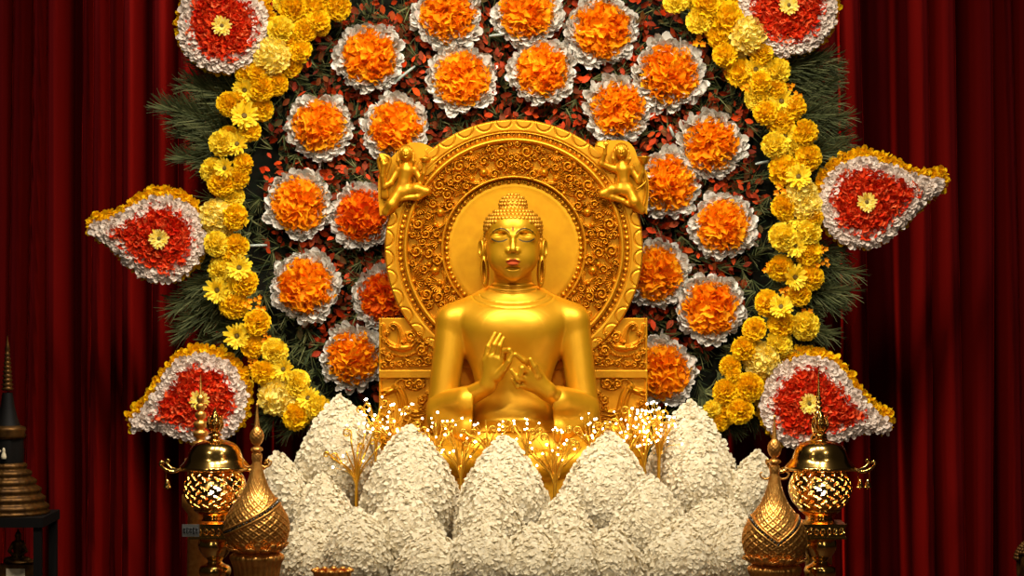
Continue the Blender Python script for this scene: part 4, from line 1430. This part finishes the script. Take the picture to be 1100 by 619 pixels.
def lotus_petal(tx, ty, bx, by, hw, d, yaw=0.0, lean=0.0, cup=38.0, bulge=46.0, point=1.7):
    """tip, base centre, half width (photo px), depth of the belly; yaw turns the petal outward"""
    k = (DC + d) / DC
    ns, ntt = 26, 20
    cy, sy = math.cos(yaw), math.sin(yaw)

    def surf(s, t, off=0.0):
        w = hw * np.power(np.clip(1 - np.abs((s - 0.36) / np.where(s > 0.36, 0.64, 0.75)) ** point, 0.0, 1), 0.8)
        lat = t * w
        cxl = bx + (tx - bx) * s ** 1.3
        y = by + (ty - by) * s + 0.0
        # edges curl back, belly swells forward, tip leans back then out
        fwd = bulge * np.sin(np.pi * np.clip(s * 0.92, 0, 1)) - cup * t * t * (w / hw) - lean * s * s
        px = cxl + (lat * cy + (fwd + off) * sy)
        dd = d - (fwd + off) * cy + lat * sy
        return px, y, dd
    s = np.linspace(0, 1, ns); t = np.linspace(-1, 1, ntt)
    Tg, Sg = np.meshgrid(t, s)
    f = np.stack(surf(Sg, Tg, 0.0), -1); bk = np.stack(surf(Sg, Tg * 0.96, -9.0), -1)
    b = MB()
    conv = lambda A: WK(A[..., 0], A[..., 1], A[..., 2], d)
    b.add(conv(f).reshape(-1, 3), grid_faces(ntt, ns)); b.add(conv(bk).reshape(-1, 3), grid_faces(ntt, ns))
    for e in (0, -1):
        st = np.stack([f[:, e], bk[:, e]], 1)
        b.add(conv(st).reshape(-1, 3), grid_faces(2, ns))
    # florets all over the front and the rim
    area = hw * 2 * abs(by - ty) * 0.72
    n = int(area / 4.6)
    ss = rng.uniform(0.0, 1.0, n) ; tt = rng.uniform(-1.02, 1.02, n)
    wv = np.power(np.clip(1 - np.abs((ss - 0.36) / np.where(ss > 0.36, 0.64, 0.75)) ** point, 0, 1), 0.8)
    kp = rng.random(n) < wv + 0.06
    ss, tt = ss[kp], tt[kp]
    # extra florets along the outline
    m = int(abs(by - ty) * 1.3)
    ss = np.r_[ss, rng.uniform(0.0, 1.0, m)]; tt = np.r_[tt, np.where(rng.random(m) < 0.5, -1.0, 1.0)]
    A = np.stack(surf(ss, tt, 1.0), -1)
    e1 = conv(np.stack(surf(ss + 0.01, tt, 1.0), -1)); e2 = conv(np.stack(surf(ss, tt * 0.98 + 0.01, 1.0), -1)); p0 = conv(A)
    N = nrm(np.cross(e1 - p0, e2 - p0)); N *= np.where(N[:, 1:2] > 0, -1, 1)
    for rep in range(2):
        tan = rng.normal(0, 1, N.shape); tan -= N * np.sum(tan * N, 1, keepdims=True)
        D = nrm(tan) + N * rng.uniform(0.0, 0.42, (len(N), 1))
        inst(b, T_SOFT, p0 + rng.normal(0, 0.5, p0.shape) * S, D, jit(N, 0.12), rng.uniform(3.4, 5.4, len(N)) * S * k, None, 1.2)
    return b.build('petal', M_WHITE, lotus)


LP = [  # tip x, tip y, base x, base y, half width, depth, yaw, lean
    (367, 427, 362, 570, 49, -48, 0.25, 14), (740, 433, 746, 570, 48, -48, -0.25, 14),
    (290, 485, 316, 620, 38, -66, 0.45, -8), (822, 484, 796, 620, 42, -66, -0.45, -8),
    (752, 464, 752, 590, 44, -76, -0.25, 14),
    (442, 459, 441, 612, 54, -116, 0.12, 20), (541, 470, 541, 617, 51, -132, 0.0, 20), (652, 466, 652, 614, 54, -118, -0.12, 20),
    (347, 510, 349, 640, 41, -100, 0.35, 10), (764, 520, 760, 640, 44, -100, -0.35, 10),
    (434, 520, 436, 650, 46, -176, 0.15, 8), (527, 511, 526, 650, 42, -190, 0.0, 8), (606, 530, 606, 655, 42, -188, 0.0, 8), (699, 513, 698, 650, 50, -172, -0.15, 8),
    (328, 556, 336, 668, 40, -160, 0.4, 4), (383, 546, 385, 662, 42, -196, 0.25, 4), (462, 566, 462, 672, 42, -226, 0.1, 4), (517, 557, 518, 666, 42, -238, 0.0, 4),
    (571, 562, 571, 670, 38, -232, 0.0, 4), (619, 564, 618, 670, 40, -240, 0.0, 4), (657, 564, 660, 670, 38, -230, -0.1, 4), (733, 557, 732, 668, 48, -204, -0.25, 4), (793, 548, 788, 664, 40, -158, -0.4, 4)]
for q in LP:
    lotus_petal(*q[:7], q[7] * 1.6, 38.0, 56.0 if q[1] > 540 else 46.0, 2.1 if q[1] > 540 else 1.7)


# ------------------------------------------------------------------ gilt twigs with fairy lights
led_mesh = None


def spray(bx, by, d, h, spread, nw, nl, label, tight=1.0, sd=0):
    global led_mesh
    r = random.Random(sd)
    root = thing('light_spray', tuple(WK(bx, by, d, d)), label, 'fairy lights', 'gilt twigs with fairy lights among the lotus petals')
    b = MB()
    tube(b, WK(*smooth_path([(bx + r.uniform(-2, 2), by + 40, d), (bx, by, d), (bx + r.uniform(-1, 1), by - h * 0.2, d)], 4).T, d), 1.7 * S, 6)
    for i in range(nw):
        u = (i + 0.5) / nw * 2 - 1 + r.uniform(-0.1, 0.1)
        hh = h * r.uniform(0.55, 1.0) * (1 - 0.25 * abs(u)); sx = spread * u
        sg = 1 if u > 0 else -1
        tip = np.array([bx + sx, by - hh])
        pts = [(bx, by + 2, d), (bx + sx * 0.25, by - hh * 0.4, d + r.uniform(-5, 5)), (bx + sx * 0.75, by - hh * 0.8, d + r.uniform(-8, 8))]
        R = r.uniform(3.0, 5.0); dz = r.uniform(-8, 8)
        if i % 3 != 2:       # curled end
            for a in np.linspace(0, 2 * math.pi * r.uniform(1.1, 1.6), 10):
                q = R * (1 - a / 14)
                pts.append((tip[0] + sg * R * 0.9 - sg * q * math.cos(a), tip[1] - q * math.sin(a), d + dz))
        else:
            pts.append((tip[0], tip[1], d + dz))
        P = smooth_path(pts, 4)
        tube(b, WK(*P.T, d), np.linspace(1.15, 0.6, len(P)) * S, 5)
    b.build('twig', M_TWIG, root)
    wires = MB()
    for i in range(nl):
        u = r.gauss(0, 0.5); hh = h * r.uniform(0.35, 1.08)
        p = (bx + spread * 1.1 * u * tight, by - hh + 6 * abs(u), d - r.uniform(-6, 9))
        P = smooth_path([(bx + u * 3, by - h * 0.1, d), ((bx + p[0]) / 2 - u * 2, by - hh * 0.6, (d + p[2]) / 2), p], 4)
        tube(wires, WK(*P.T, d), 0.28 * S, 4)
        c = WK(*p, d)
        if led_mesh is None:
            lb = MB(); ball(lb, (0, 0, 0), 0.95 * S, 8, 6)
            o = lb.build('led', M_LED, None); led_mesh = o.data
            free(o)
        o = bpy.data.objects.new('led', led_mesh); COL.objects.link(o)
        o.parent = root; o.location = Vector(c) - Vector(root['_o'])
        s_ = r.uniform(0.8, 1.35); o.scale = (s_, s_, s_)
    wires.build('wire', M_TWIG, root)
    return root


SPR = [(383, 520, -94, 62, 30, 9, 9, 'gilt twig with curled tips in front of the tall left lotus petal'),
       (404, 478, -72, 50, 16, 5, 22, 'cluster of tiny lights at the throne\'s left foot, behind the tall left petal'),
       (425, 482, -84, 48, 26, 7, 26, 'gilt light spray left of the first large front lotus petal\'s tip'),
       (470, 492, -98, 46, 22, 6, 14, 'gilt light spray right of the first large front lotus petal\'s tip'),
       (495, 512, -104, 60, 26, 7, 14, 'gilt light spray in the gap left of the statue\'s middle lotus petal'),
       (524, 486, -106, 40, 26, 6, 12, 'gilt light spray under the statue\'s hands, left of the middle petal tip'),
       (566, 486, -106, 40, 20, 6, 10, 'gilt light spray under the statue\'s hands, right of the middle petal tip'),
       (596, 520, -104, 62, 30, 9, 20, 'gilt light spray in the gap right of the middle lotus petal'),
       (634, 484, -98, 40, 24, 6, 14, 'gilt light spray left of the third large front lotus petal\'s tip'),
       (676, 490, -88, 50, 24, 7, 32, 'dense gilt light spray right of the third large front lotus petal\'s tip'),
       (692, 498, -84, 56, 20, 7, 30, 'dense gilt light spray at the throne\'s right foot'),
       (708, 494, -78, 60, 18, 6, 34, 'brightest light spray beside the tall right lotus petal')]
for i, q in enumerate(SPR):
    spray(*q, sd=40 + i)


# ------------------------------------------------------------------ brass lanterns
def pierced(mb, prof, ax, d0, seg=220, rows=60):
    P = np.array(prof_dense(prof, 12)); ys = np.linspace(P[0, 1], P[-1, 1], rows)
    rr = np.interp(ys, P[:, 1], P[:, 0])
    th = np.linspace(0, 2 * math.pi, seg, endpoint=False)
    R, T = np.meshgrid(rr, th, indexing='ij'); Y = np.repeat(ys[:, None], seg, 1)
    k = (DC + d0) / DC
    V = WK(ax + R * np.cos(T), Y, d0 + R * np.sin(T) * k, d0).reshape(-1, 3)
    F = grid_faces(seg, rows, True)
    u = (T + math.pi / seg) * 15; v = (Y + 0.4) / (P[-1, 1] - P[0, 1]) * math.pi * 8.5
    pat = np.sin(u + 0.9 * np.sin(v)) * np.cos(v) + 0.55 * np.sin(2 * u - v) * np.sin(2 * v + 0.7)
    edge = (np.arange(rows) < 3) | (np.arange(rows) > rows - 6)
    hole = (pat > 0.32) & ~edge[:, None]
    ok = ~hole[:-1].reshape(-1)
    mb.add(V, F[ok])


def bell(mb, x, y, d0, s=1.0):
    lathe(mb, [(0.3, y), (1.6 * s, y + 0.4), (2.4 * s, y + 3.5 * s), (3.2 * s, y + 7 * s), (4.2 * s, y + 8.6 * s), (4.0 * s, y + 9 * s), (0.4, y + 8 * s)], x, d0, 16)
    ball(mb, WK(x, y + 9.6 * s, d0, d0), 1.1 * s * S, 6, 5)


def lantern(ax, d0, label, bells, plate):
    k = (DC + d0) / DC
    base_py = 309.5 + CZ / S / k
    root = thing('brass_lantern', tuple(WK(ax, base_py, d0, d0)), label, 'lantern', 'brass lanterns flanking the lotus')
    b = MB()
    lathe(b, prof_dense([(8, 473), (14, 474), (22, 477.5), (27, 484), (30.5, 493), (35, 498.5), (37.5, 501)], 5) + [(38, 502.5), (37, 504), (30, 505.5), (26, 506)], ax, d0, 64)
    b.build('dome_lid', M_BRASS, root)
    b = MB()
    lathe(b, prof_dense([(0.3, 437), (1.4, 441), (3.4, 446), (6.0, 452), (6.8, 456), (4.6, 461), (3.2, 464), (6.8, 466.5), (7.2, 468), (4.0, 470), (8.5, 472.5), (9, 474)], 5), ax, d0, 32)
    fin = b.build('finial', M_BRASS, root)
    b = MB()
    for j in range(8):
        a = j * math.pi / 4
        P = [(ax + q * math.cos(a), y, d0 + q * math.sin(a)) for q, y in ((4.5, 463), (8.2, 457), (7.4, 450), (8.4, 447))]
        tube(b, WK(*smooth_path(P, 4).T, d0), np.linspace(1.7, 0.4, 13) * S * k, 6)
    b.build('bud_leaves', M_BRASS, fin)
    b = MB()
    pierced(b, [(25, 506), (29.5, 512), (32.6, 521), (32.4, 530), (28.5, 539), (22, 546)], ax, d0)
    g = b.build('pierced_globe', M_BRASS, root)
    so = g.modifiers.new('thick', 'SOLIDIFY'); so.thickness = 0.004
    b = MB(); ball(b, WK(ax, 527, d0, d0), 6 * S * k, 16, 10, (1, 1, 1.2))
    b.build('bulb', M_BULB, root)
    lt = bpy.data.lights.new('lantern_light', 'POINT'); lt.energy = 1.5; lt.color = (1, 0.88, 0.66); lt.shadow_soft_size = 0.03
    lo = bpy.data.objects.new('lantern_light', lt); COL.objects.link(lo); lo.location = tuple(WK(ax, 514, d0, d0)); 
    b = MB()
    lathe(b, prof_dense([(22, 546), (23, 548), (18, 552), (13, 556), (15, 559)], 4), ax, d0, 40)
    b.build('bowl_foot', M_BRASS, root)
    # square engraved collar
    b = MB()
    c = WK(ax, 569, d0, d0); hx = 25 * S * k; hz = 8 * S * k
    for (sx, z0, z1) in ((1.0, -1, -0.72), (0.94, -0.72, 0.72), (1.0, 0.72, 1)):
        box(b, c[0] - hx * sx, c[0] + hx * sx, c[1] - hx * sx, c[1] + hx * sx, c[2] + hz * z0, c[2] + hz * z1)
    cm = b.build('collar', M_BRASS, root, False)
    b = MB()
    for j in range(7):
        x0 = c[0] + hx * (-0.78 + 0.26 * j)
        a = np.linspace(0, 2 * math.pi * 1.3, 14)
        P = np.stack([x0 + (0.11 * hx) * (1 - a / 12) * np.cos(a + j), np.full(14, c[1] - hx * 0.945), c[2] + hz * 0.5 * (1 - a / 12) * np.sin(a + j)], -1)
        tube(b, P, 0.9 * S, 5)
    b.build('engraving', M_BRASS, cm)
    b = MB()
    lathe(b, prof_dense([(15, 577), (17.5, 581), (18, 588), (13, 597), (8, 602), (9, 605), (16, 609), (17, 616), (13, 624), (9, 632), (10, 650), (16, 664), (12, 676), (14, 700), (30, 735), (38, base_py - 5), (39, base_py)], 6), ax, d0, 48)
    b.build('stem', M_BRASS, root)
    # curled bracket arms under the lid, with bells
    for j, a in enumerate((math.pi + 0.16, -0.16, math.pi - 0.3, 0.3)):
        b = MB()
        Q = [(26, 505), (36, 504), (44, 506.5), (50, 505), (55, 502), (58, 498.5), (57.5, 495.5), (55, 496), (55.5, 498)]
        P = np.array([(ax + q * math.cos(a), y, d0 + q * math.sin(a)) for q, y in Q])
        P = smooth_path(P, 4)
        tube(b, WK(*P.T, d0), np.linspace(2.2, 1.1, len(P)) * S * k, 7)
        arm = b.build('bracket', M_BRASS, root)
        sidev = -1 if math.cos(a) < 0 else 1
        if (sidev, j) in bells:
            q = 52 if j < 2 else 45
            x, dd = ax + q * math.cos(a), d0 + q * math.sin(a)
            b = MB()
            tube(b, WK(np.array([x, x]), np.array([504.0, 516.0]), np.array([dd, dd]), d0), 0.5 * S, 5)
            bell(b, x, 515, dd, 1.0)
            b.build('bell', M_BRASS, arm)
    if plate:
        b = MB(); c = WK(ax - 22, 567, d0 - 26, d0)
        w_, h_ = 9 * S * k, 6.5 * S * k
        box(b, c[0] - w_, c[0] + w_, c[1] - 0.003, c[1] + 0.003, c[2] - h_, c[2] + h_)
        pl = b.build('corner_plate', M_SILVER, root, False)  # silvery plate added in front of the collar's bright left corner
        pl['label'] = 'small silvery engraved plate at the collar corner'
        b = MB(); y = c[1] - 0.0042
        for j in range(5):
            x0 = c[0] + w_ * (-0.72 + 0.36 * j)
            a = np.linspace(0, 2 * math.pi, 11)
            P = np.stack([x0 + w_ * 0.13 * np.cos(a), np.full(11, y), c[2] + h_ * 0.48 * np.sin(a) * (1 if j % 2 else 0.8)], -1)
            tube(b, P, 0.55 * S, 5)
            tube(b, np.array([[x0 + w_ * 0.18, y, c[2] - h_ * 0.5], [x0 + w_ * 0.18, y, c[2] + h_ * 0.5]]), 0.45 * S, 5)
        b.build('engraving', M_INK, pl)
    return root


lantern(231, -300, 'polished brass lantern with pierced globe and a silvery corner plate, left of the lotus', {(-1, 0)}, True)
lantern(881, -300, 'polished brass lantern with pierced globe and two hanging bells, right of the lotus', {(1, 1), (1, 3)}, False)


# tiered gilt spires behind the lanterns
def spire(ax, d0, prof, label, dull):
    k = (DC + d0) / DC
    base_py = 309.5 + CZ / S / k
    root = thing('tiered_spire', tuple(WK(ax, base_py, d0, d0)), label, 'spire', 'tiered gilt spires behind the lanterns')
    b = MB(); lathe(b, prof, ax, d0, 28)
    b.build('shaft', dull, root)
    b = MB()
    lathe(b, [(prof[-1][0] * 1.0, prof[-1][1]), (17, prof[-1][1] + 1), (18, prof[-1][1] + 8), (14, prof[-1][1] + 12), (15, prof[-1][1] + 36), (20, prof[-1][1] + 40), (20, prof[-1][1] + 52), (14, prof[-1][1] + 60), (16, base_py - 30), (24, base_py)], ax, d0, 28)
    b.build('base', dull, root)
    return root


pl = [(0.2, 402), (0.9, 410), (1.6, 424)]
for i, (y, r) in enumerate([(427, 4.0), (435, 4.8), (444, 5.8), (454, 7.0), (464, 8.0), (475, 9.0), (486, 10.0)]):
    pl += [(r * 0.55, y - 2), (r, y - 0.5), (r * 1.05, y + 1.5), (r * 0.95, y + 5.0), (r * 0.6, y + 6.0)]
spire(215.5, -245, pl, 'tiered gilt spire rising behind the left brass lantern', M_COPPER)
pr = [(0.2, 388), (0.6, 400), (1.2, 418), (1.8, 424)]
for i, (y, r) in enumerate([(427, 3.0), (432, 3.4), (437.5, 4.0), (443.5, 5.2)]):
    pr += [(r * 0.6, y - 1.5), (r, y), (r, y + 2.5), (r * 0.65, y + 3.5)]
pr += [(4.5, 449), (7.0, 454), (8.0, 460), (6.5, 466), (9.0, 470), (10, 476), (8, 484), (12, 492)]
spire(879.5, -245, pr, 'slender gilt spire rising behind the right brass lantern', M_BRASS)


# ------------------------------------------------------------------ filigree urns
def urn(ax, top, d0, label, vband):
    k = (DC + d0) / DC
    base_py = 309.5 + CZ / S / k
    root = thing('filigree_urn', tuple(WK(ax, base_py, d0, d0)), label, 'urn', 'gold filigree urns beside the lotus')
    t = top
    b = MB()
    lathe(b, prof_dense([(0.2, t), (1.3, t + 2), (0.9, t + 6), (1.6, t + 14), (2.4, t + 22), (3.0, t + 26), (6.0, t + 31), (7.0, t + 37), (5.0, t + 43), (2.8, t + 46), (5.6, t + 48.5), (6.0, t + 51), (3.4, t + 53), (5.0, t + 55), (5.2, t + 60), (4.2, t + 64)], 7), ax, d0, 72, lambda T, Y: 1 + 0.10 * np.maximum(np.exp(-(np.abs(((T * 5 / math.pi + (Y - t) / 4.0) % 1.0) - 0.5) / 0.16) ** 2), np.exp(-(np.abs(((T * 5 / math.pi - (Y - t) / 4.0) % 1.0) - 0.5) / 0.16) ** 2)))
    b.build('spire', M_COPPER, root)

    def mod(T, Y):
        u = T * 18 / (2 * math.pi); v = (Y - 500) / 8.0
        a = np.abs(((u + v) % 1.0) - 0.5) * 2; c = np.abs(((u - v) % 1.0) - 0.5) * 2
        ridge = np.maximum(np.exp(-((1 - a) / 0.2) ** 2), np.exp(-((1 - c) / 0.2) ** 2))
        dot = np.exp(-((a ** 2 + c ** 2) / 0.10))
        return 1 + 0.06 * ridge + 0.05 * dot
    y0 = t + 62
    body = prof_dense([(4.5, y0), (6.0, y0 + 8), (8.8, y0 + 19), (14, y0 + 32), (23, y0 + 45), (31, y0 + 59), (33.5, y0 + 72), (31.5, y0 + 84), (26, y0 + 94), (20, y0 + 99)], 1)
    P = np.array(prof_dense(body, 14))
    yb = y0 + 99
    b = MB(); lathe(b, P, ax, d0, 220, mod)
    b.build('belly', M_COPPER, root)
    # jewelled sash
    rad = lambda y: np.interp(y, P[:, 1], P[:, 0])
    sash = MB(); gem = MB()
    cy = y0 + 60
    for off in (-2.6, 2.6):
        th = np.linspace(0, 2 * math.pi, 90)
        yy = cy + off + ((-17 * np.cos(th)) if not vband else (14 - 26 * np.abs(np.cos(th)) ** 1.0))
        rr = rad(yy) + 1.6
        tube(sash, WK(ax + rr * np.cos(th), yy, d0 + rr * np.sin(th) * k, d0), 1.3 * S * k, 6)
    th = np.linspace(0, 2 * math.pi, 60, endpoint=False)
    yy = cy + ((-17 * np.cos(th)) if not vband else (14 - 26 * np.abs(np.cos(th))))
    rr = rad(yy) + 1.6
    for c in WK(ax + rr * np.cos(th), yy, d0 + rr * np.sin(th) * k, d0): ball(gem, c, 1.5 * S * k, 6, 5)
    sh = sash.build('sash', M_COPPER, root)
    gem.build('gems', M_GEM, sh)
    # petal collar and fluted cup
    b = MB()
    n = 22
    th = np.arange(n) * 2 * math.pi / n
    pos = WK(ax + 22 * np.cos(th), np.full(n, yb - 1.0), d0 + 22 * np.sin(th) * k, d0)
    D = np.stack([np.cos(th), np.sin(th), 0.25 + 0.2 * (np.arange(n) % 2)], -1)
    inst(b, T_ROUND, pos, D, np.array([0, 0, 1.0]), 14 * S * k)
    cl = b.build('petal_collar', M_COPPER, root)
    so = cl.modifiers.new('thick', 'SOLIDIFY'); so.thickness = 0.003
    b = MB()
    cup = prof_dense([(20, yb - 2), (27, yb + 2), (28, yb + 6), (25, yb + 14), (22, yb + 30), (15, yb + 42), (11, yb + 55), (16, yb + 70), (26, yb + 90), (30, base_py - 6), (31, base_py)], 6)
    lathe(b, cup, ax, d0, 130, lambda T, Y: 1 + 0.045 * np.abs(np.sin(T * 13)))
    b.build('fluted_cup', M_COPPER, root)
    # little curled hooks at the neck
    for sg in (-1, 1):
        b = MB()
        Pq = [(ax + sg * q, y, d0) for q, y in ((4, y0 + 5), (9, y0 + 7), (14, y0 + 5), (15.5, y0 + 1), (13, y0 - 0.5))]
        tube(b, WK(*smooth_path(Pq, 4).T, d0), np.linspace(1.3, 0.6, 17) * S, 6)
        b.build('hook', M_COPPER, root)
    return root


urn(276, 433, -350, 'gold filigree urn with tall spire lid and slanting sash, left of the lotus', False)
urn(832, 446, -350, 'gold filigree urn with spire lid and crossing sashes, right of the lotus', True)

# ------------------------------------------------------------------ dim objects at the edges
d0 = -60
k = (DC + d0) / DC
bp = 309.5 + CZ / S / k
stand = thing('black_stand', tuple(WK(4, bp, d0, d0)), 'black lacquered stand in the dark at the left edge, below the small stupa', 'stand')
b = MB()
c = WK(4, 552, d0, d0)
box(b, c[0] - 54 * S, c[0] + 50 * S, c[1] - 46 * S, c[1] + 46 * S, c[2] - 10 * S, c[2])
b.build('top_slab', M_BLACK, stand, False)
b = MB()
for sx in (-48, 44):
    for sy in (-40, 40):
        box(b, c[0] + (sx - 4) * S, c[0] + (sx + 4) * S, c[1] + (sy - 4) * S, c[1] + (sy + 4) * S, 0.0, c[2] - 10 * S)
box(b, c[0] - 50 * S, c[0] + 46 * S, c[1] - 42 * S, c[1] + 42 * S, c[2] - 88 * S, c[2] - 80 * S)
b.build('legs_and_shelf', M_BLACK, stand, False)
stupa = thing('miniature_stupa', tuple(c), 'dim miniature gilt stupa with tall spire at the left edge', 'stupa')
b = MB()
pf = [(0.2, 361), (1.0, 366), (2.2, 372), (2.8, 376), (1.8, 379)]
for i in range(9):
    y = 381 + i * 4.6; r = 3.0 + i * 0.42
    pf += [(r * 0.8, y - 1.6), (r * 1.1, y), (r * 0.8, y + 1.8)]
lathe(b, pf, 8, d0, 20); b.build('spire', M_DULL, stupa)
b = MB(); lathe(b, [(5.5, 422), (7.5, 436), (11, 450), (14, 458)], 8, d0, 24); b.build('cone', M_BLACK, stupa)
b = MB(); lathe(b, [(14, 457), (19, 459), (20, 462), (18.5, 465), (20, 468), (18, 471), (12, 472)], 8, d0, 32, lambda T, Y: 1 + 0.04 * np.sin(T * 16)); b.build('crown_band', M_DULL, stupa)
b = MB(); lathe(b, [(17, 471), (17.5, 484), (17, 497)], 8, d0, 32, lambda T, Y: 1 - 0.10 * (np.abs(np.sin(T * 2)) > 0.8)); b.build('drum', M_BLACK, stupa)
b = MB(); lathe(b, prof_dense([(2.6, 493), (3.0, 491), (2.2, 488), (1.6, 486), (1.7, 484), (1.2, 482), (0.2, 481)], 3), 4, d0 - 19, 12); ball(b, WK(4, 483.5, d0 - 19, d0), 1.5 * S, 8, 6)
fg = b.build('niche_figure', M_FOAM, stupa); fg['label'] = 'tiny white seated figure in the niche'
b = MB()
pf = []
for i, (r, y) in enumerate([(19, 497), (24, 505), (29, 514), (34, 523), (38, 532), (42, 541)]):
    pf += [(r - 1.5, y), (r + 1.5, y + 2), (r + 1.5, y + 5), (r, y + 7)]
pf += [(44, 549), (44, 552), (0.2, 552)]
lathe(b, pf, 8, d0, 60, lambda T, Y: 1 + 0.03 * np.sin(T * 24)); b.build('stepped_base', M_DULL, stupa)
# gilt figure and framed card below
c2 = WK(22, 602, d0 - 20, d0)
b = MB()
x0 = WK(2, 604, d0 - 24, d0); x1 = WK(42, 632, d0 - 8, d0)
box(b, x0[0], x1[0], x0[1], x1[1], x1[2], x0[2])
bx = thing('gilt_box', tuple(WK(22, 632, d0 - 16, d0)), 'small dim gilt box with a pale card at the lower left corner', 'box')
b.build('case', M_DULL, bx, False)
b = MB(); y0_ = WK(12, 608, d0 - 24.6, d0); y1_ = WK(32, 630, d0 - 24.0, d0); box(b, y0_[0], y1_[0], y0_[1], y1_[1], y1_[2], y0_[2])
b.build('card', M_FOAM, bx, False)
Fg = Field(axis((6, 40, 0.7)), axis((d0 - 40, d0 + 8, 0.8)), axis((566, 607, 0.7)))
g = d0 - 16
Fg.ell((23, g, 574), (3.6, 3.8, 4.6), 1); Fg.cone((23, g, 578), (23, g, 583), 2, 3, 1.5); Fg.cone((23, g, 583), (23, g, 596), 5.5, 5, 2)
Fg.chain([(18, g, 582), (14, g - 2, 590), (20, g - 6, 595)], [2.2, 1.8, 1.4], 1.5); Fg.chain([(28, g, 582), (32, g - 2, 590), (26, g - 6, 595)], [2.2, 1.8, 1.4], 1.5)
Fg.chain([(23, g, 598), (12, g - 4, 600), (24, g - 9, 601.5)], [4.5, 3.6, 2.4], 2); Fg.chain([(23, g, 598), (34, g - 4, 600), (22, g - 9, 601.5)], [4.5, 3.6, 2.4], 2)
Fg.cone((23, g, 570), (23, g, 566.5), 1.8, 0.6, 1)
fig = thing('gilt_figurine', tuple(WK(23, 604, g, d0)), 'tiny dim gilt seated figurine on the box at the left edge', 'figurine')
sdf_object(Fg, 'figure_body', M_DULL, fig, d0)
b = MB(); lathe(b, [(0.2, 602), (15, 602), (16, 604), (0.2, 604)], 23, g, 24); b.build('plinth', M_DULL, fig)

# gilt figure at the right edge
d0 = -40
k = (DC + d0) / DC; bp = 309.5 + CZ / S / k
rg = thing('gilt_bust', tuple(WK(1108, bp, d0, d0)), 'dim gilt statue head half cut off by the right edge', 'statue')
Fg = Field(axis((1078, 1142, 0.8)), axis((d0 - 34, d0 + 30, 1.0)), axis((566, bp, 1.1)))
Fg.ell((1109, d0, 604), (15, 17, 21), 3); Fg.ell((1109, d0 - 4, 614), (12, 13, 14), 4)
Fg.cone((1109, d0, 622), (1109, d0, 640), 8, 9, 4); Fg.cone((1092, d0, 648), (1126, d0, 648), 10, 10, 8); Fg.cone((1109, d0, 648), (1109, d0, bp - 14), 20, 24, 8)
Fg.cone((1109, d0, bp - 12), (1109, d0, bp - 10), 30, 30, 4)
Fg.ell((1109, d0 - 19, 609), (2.2, 3.4, 5), 1.5); Fg.ell((1109, d0 - 16.5, 618), (4.5, 2.4, 1.6), 0.8)
for q in (-1, 1):
    Fg.ell((1109 + q * 6, d0 - 16.5, 602), (3.4, 2.4, 2.0), 0.8)
    Fg.chain([(1109 + q * 2, d0 - 18, 599), (1109 + q * 6, d0 - 17, 596), (1109 + q * 11, d0 - 12, 599)], [0.9, 1.0, 0.7], 0.8)
    Fg.chain([(1109 + q * 15, d0, 602), (1109 + q * 15, d0, 620)], [2.6, 1.8], 1)
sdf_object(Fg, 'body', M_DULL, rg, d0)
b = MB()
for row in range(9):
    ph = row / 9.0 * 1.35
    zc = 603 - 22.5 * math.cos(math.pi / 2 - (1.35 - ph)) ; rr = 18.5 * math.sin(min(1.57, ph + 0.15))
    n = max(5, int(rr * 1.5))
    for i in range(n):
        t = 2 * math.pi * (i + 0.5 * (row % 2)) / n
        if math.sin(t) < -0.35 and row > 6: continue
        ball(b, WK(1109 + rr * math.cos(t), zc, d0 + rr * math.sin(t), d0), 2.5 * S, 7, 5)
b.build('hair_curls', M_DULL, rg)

# scalloped bowl rim peeping in at the bottom edge
d0 = -330
k = (DC + d0) / DC; bp = 309.5 + CZ / S / k
bw = thing('offering_bowl', tuple(WK(357, bp, d0, d0)), 'scalloped gilt bowl rim peeping in at the bottom edge before the lotus', 'bowl')
b = MB()
lathe(b, prof_dense([(20, 613), (18.5, 622), (15, 634), (8, 646), (5, 660), (6, 690), (13, 720), (17, bp - 4), (18, bp)], 5), 357, d0, 96, lambda T, Y: 1 + 0.06 * np.abs(np.sin(T * 6)) * np.clip((640 - Y) / 25, 0, 1))
b.build('bowl', M_COPPER, bw)
b = MB()
for i in range(12):
    a = 2 * math.pi * i / 12
    ball(b, WK(357 + 20 * math.cos(a), 613, d0 + 20 * math.sin(a) * k, d0), 3.0 * S, 8, 6, (1, 1, 0.7))
b.build('rim_scallops', M_COPPER, bw)

for o in list(bpy.data.objects):
    if '_o' in o: del o['_o']
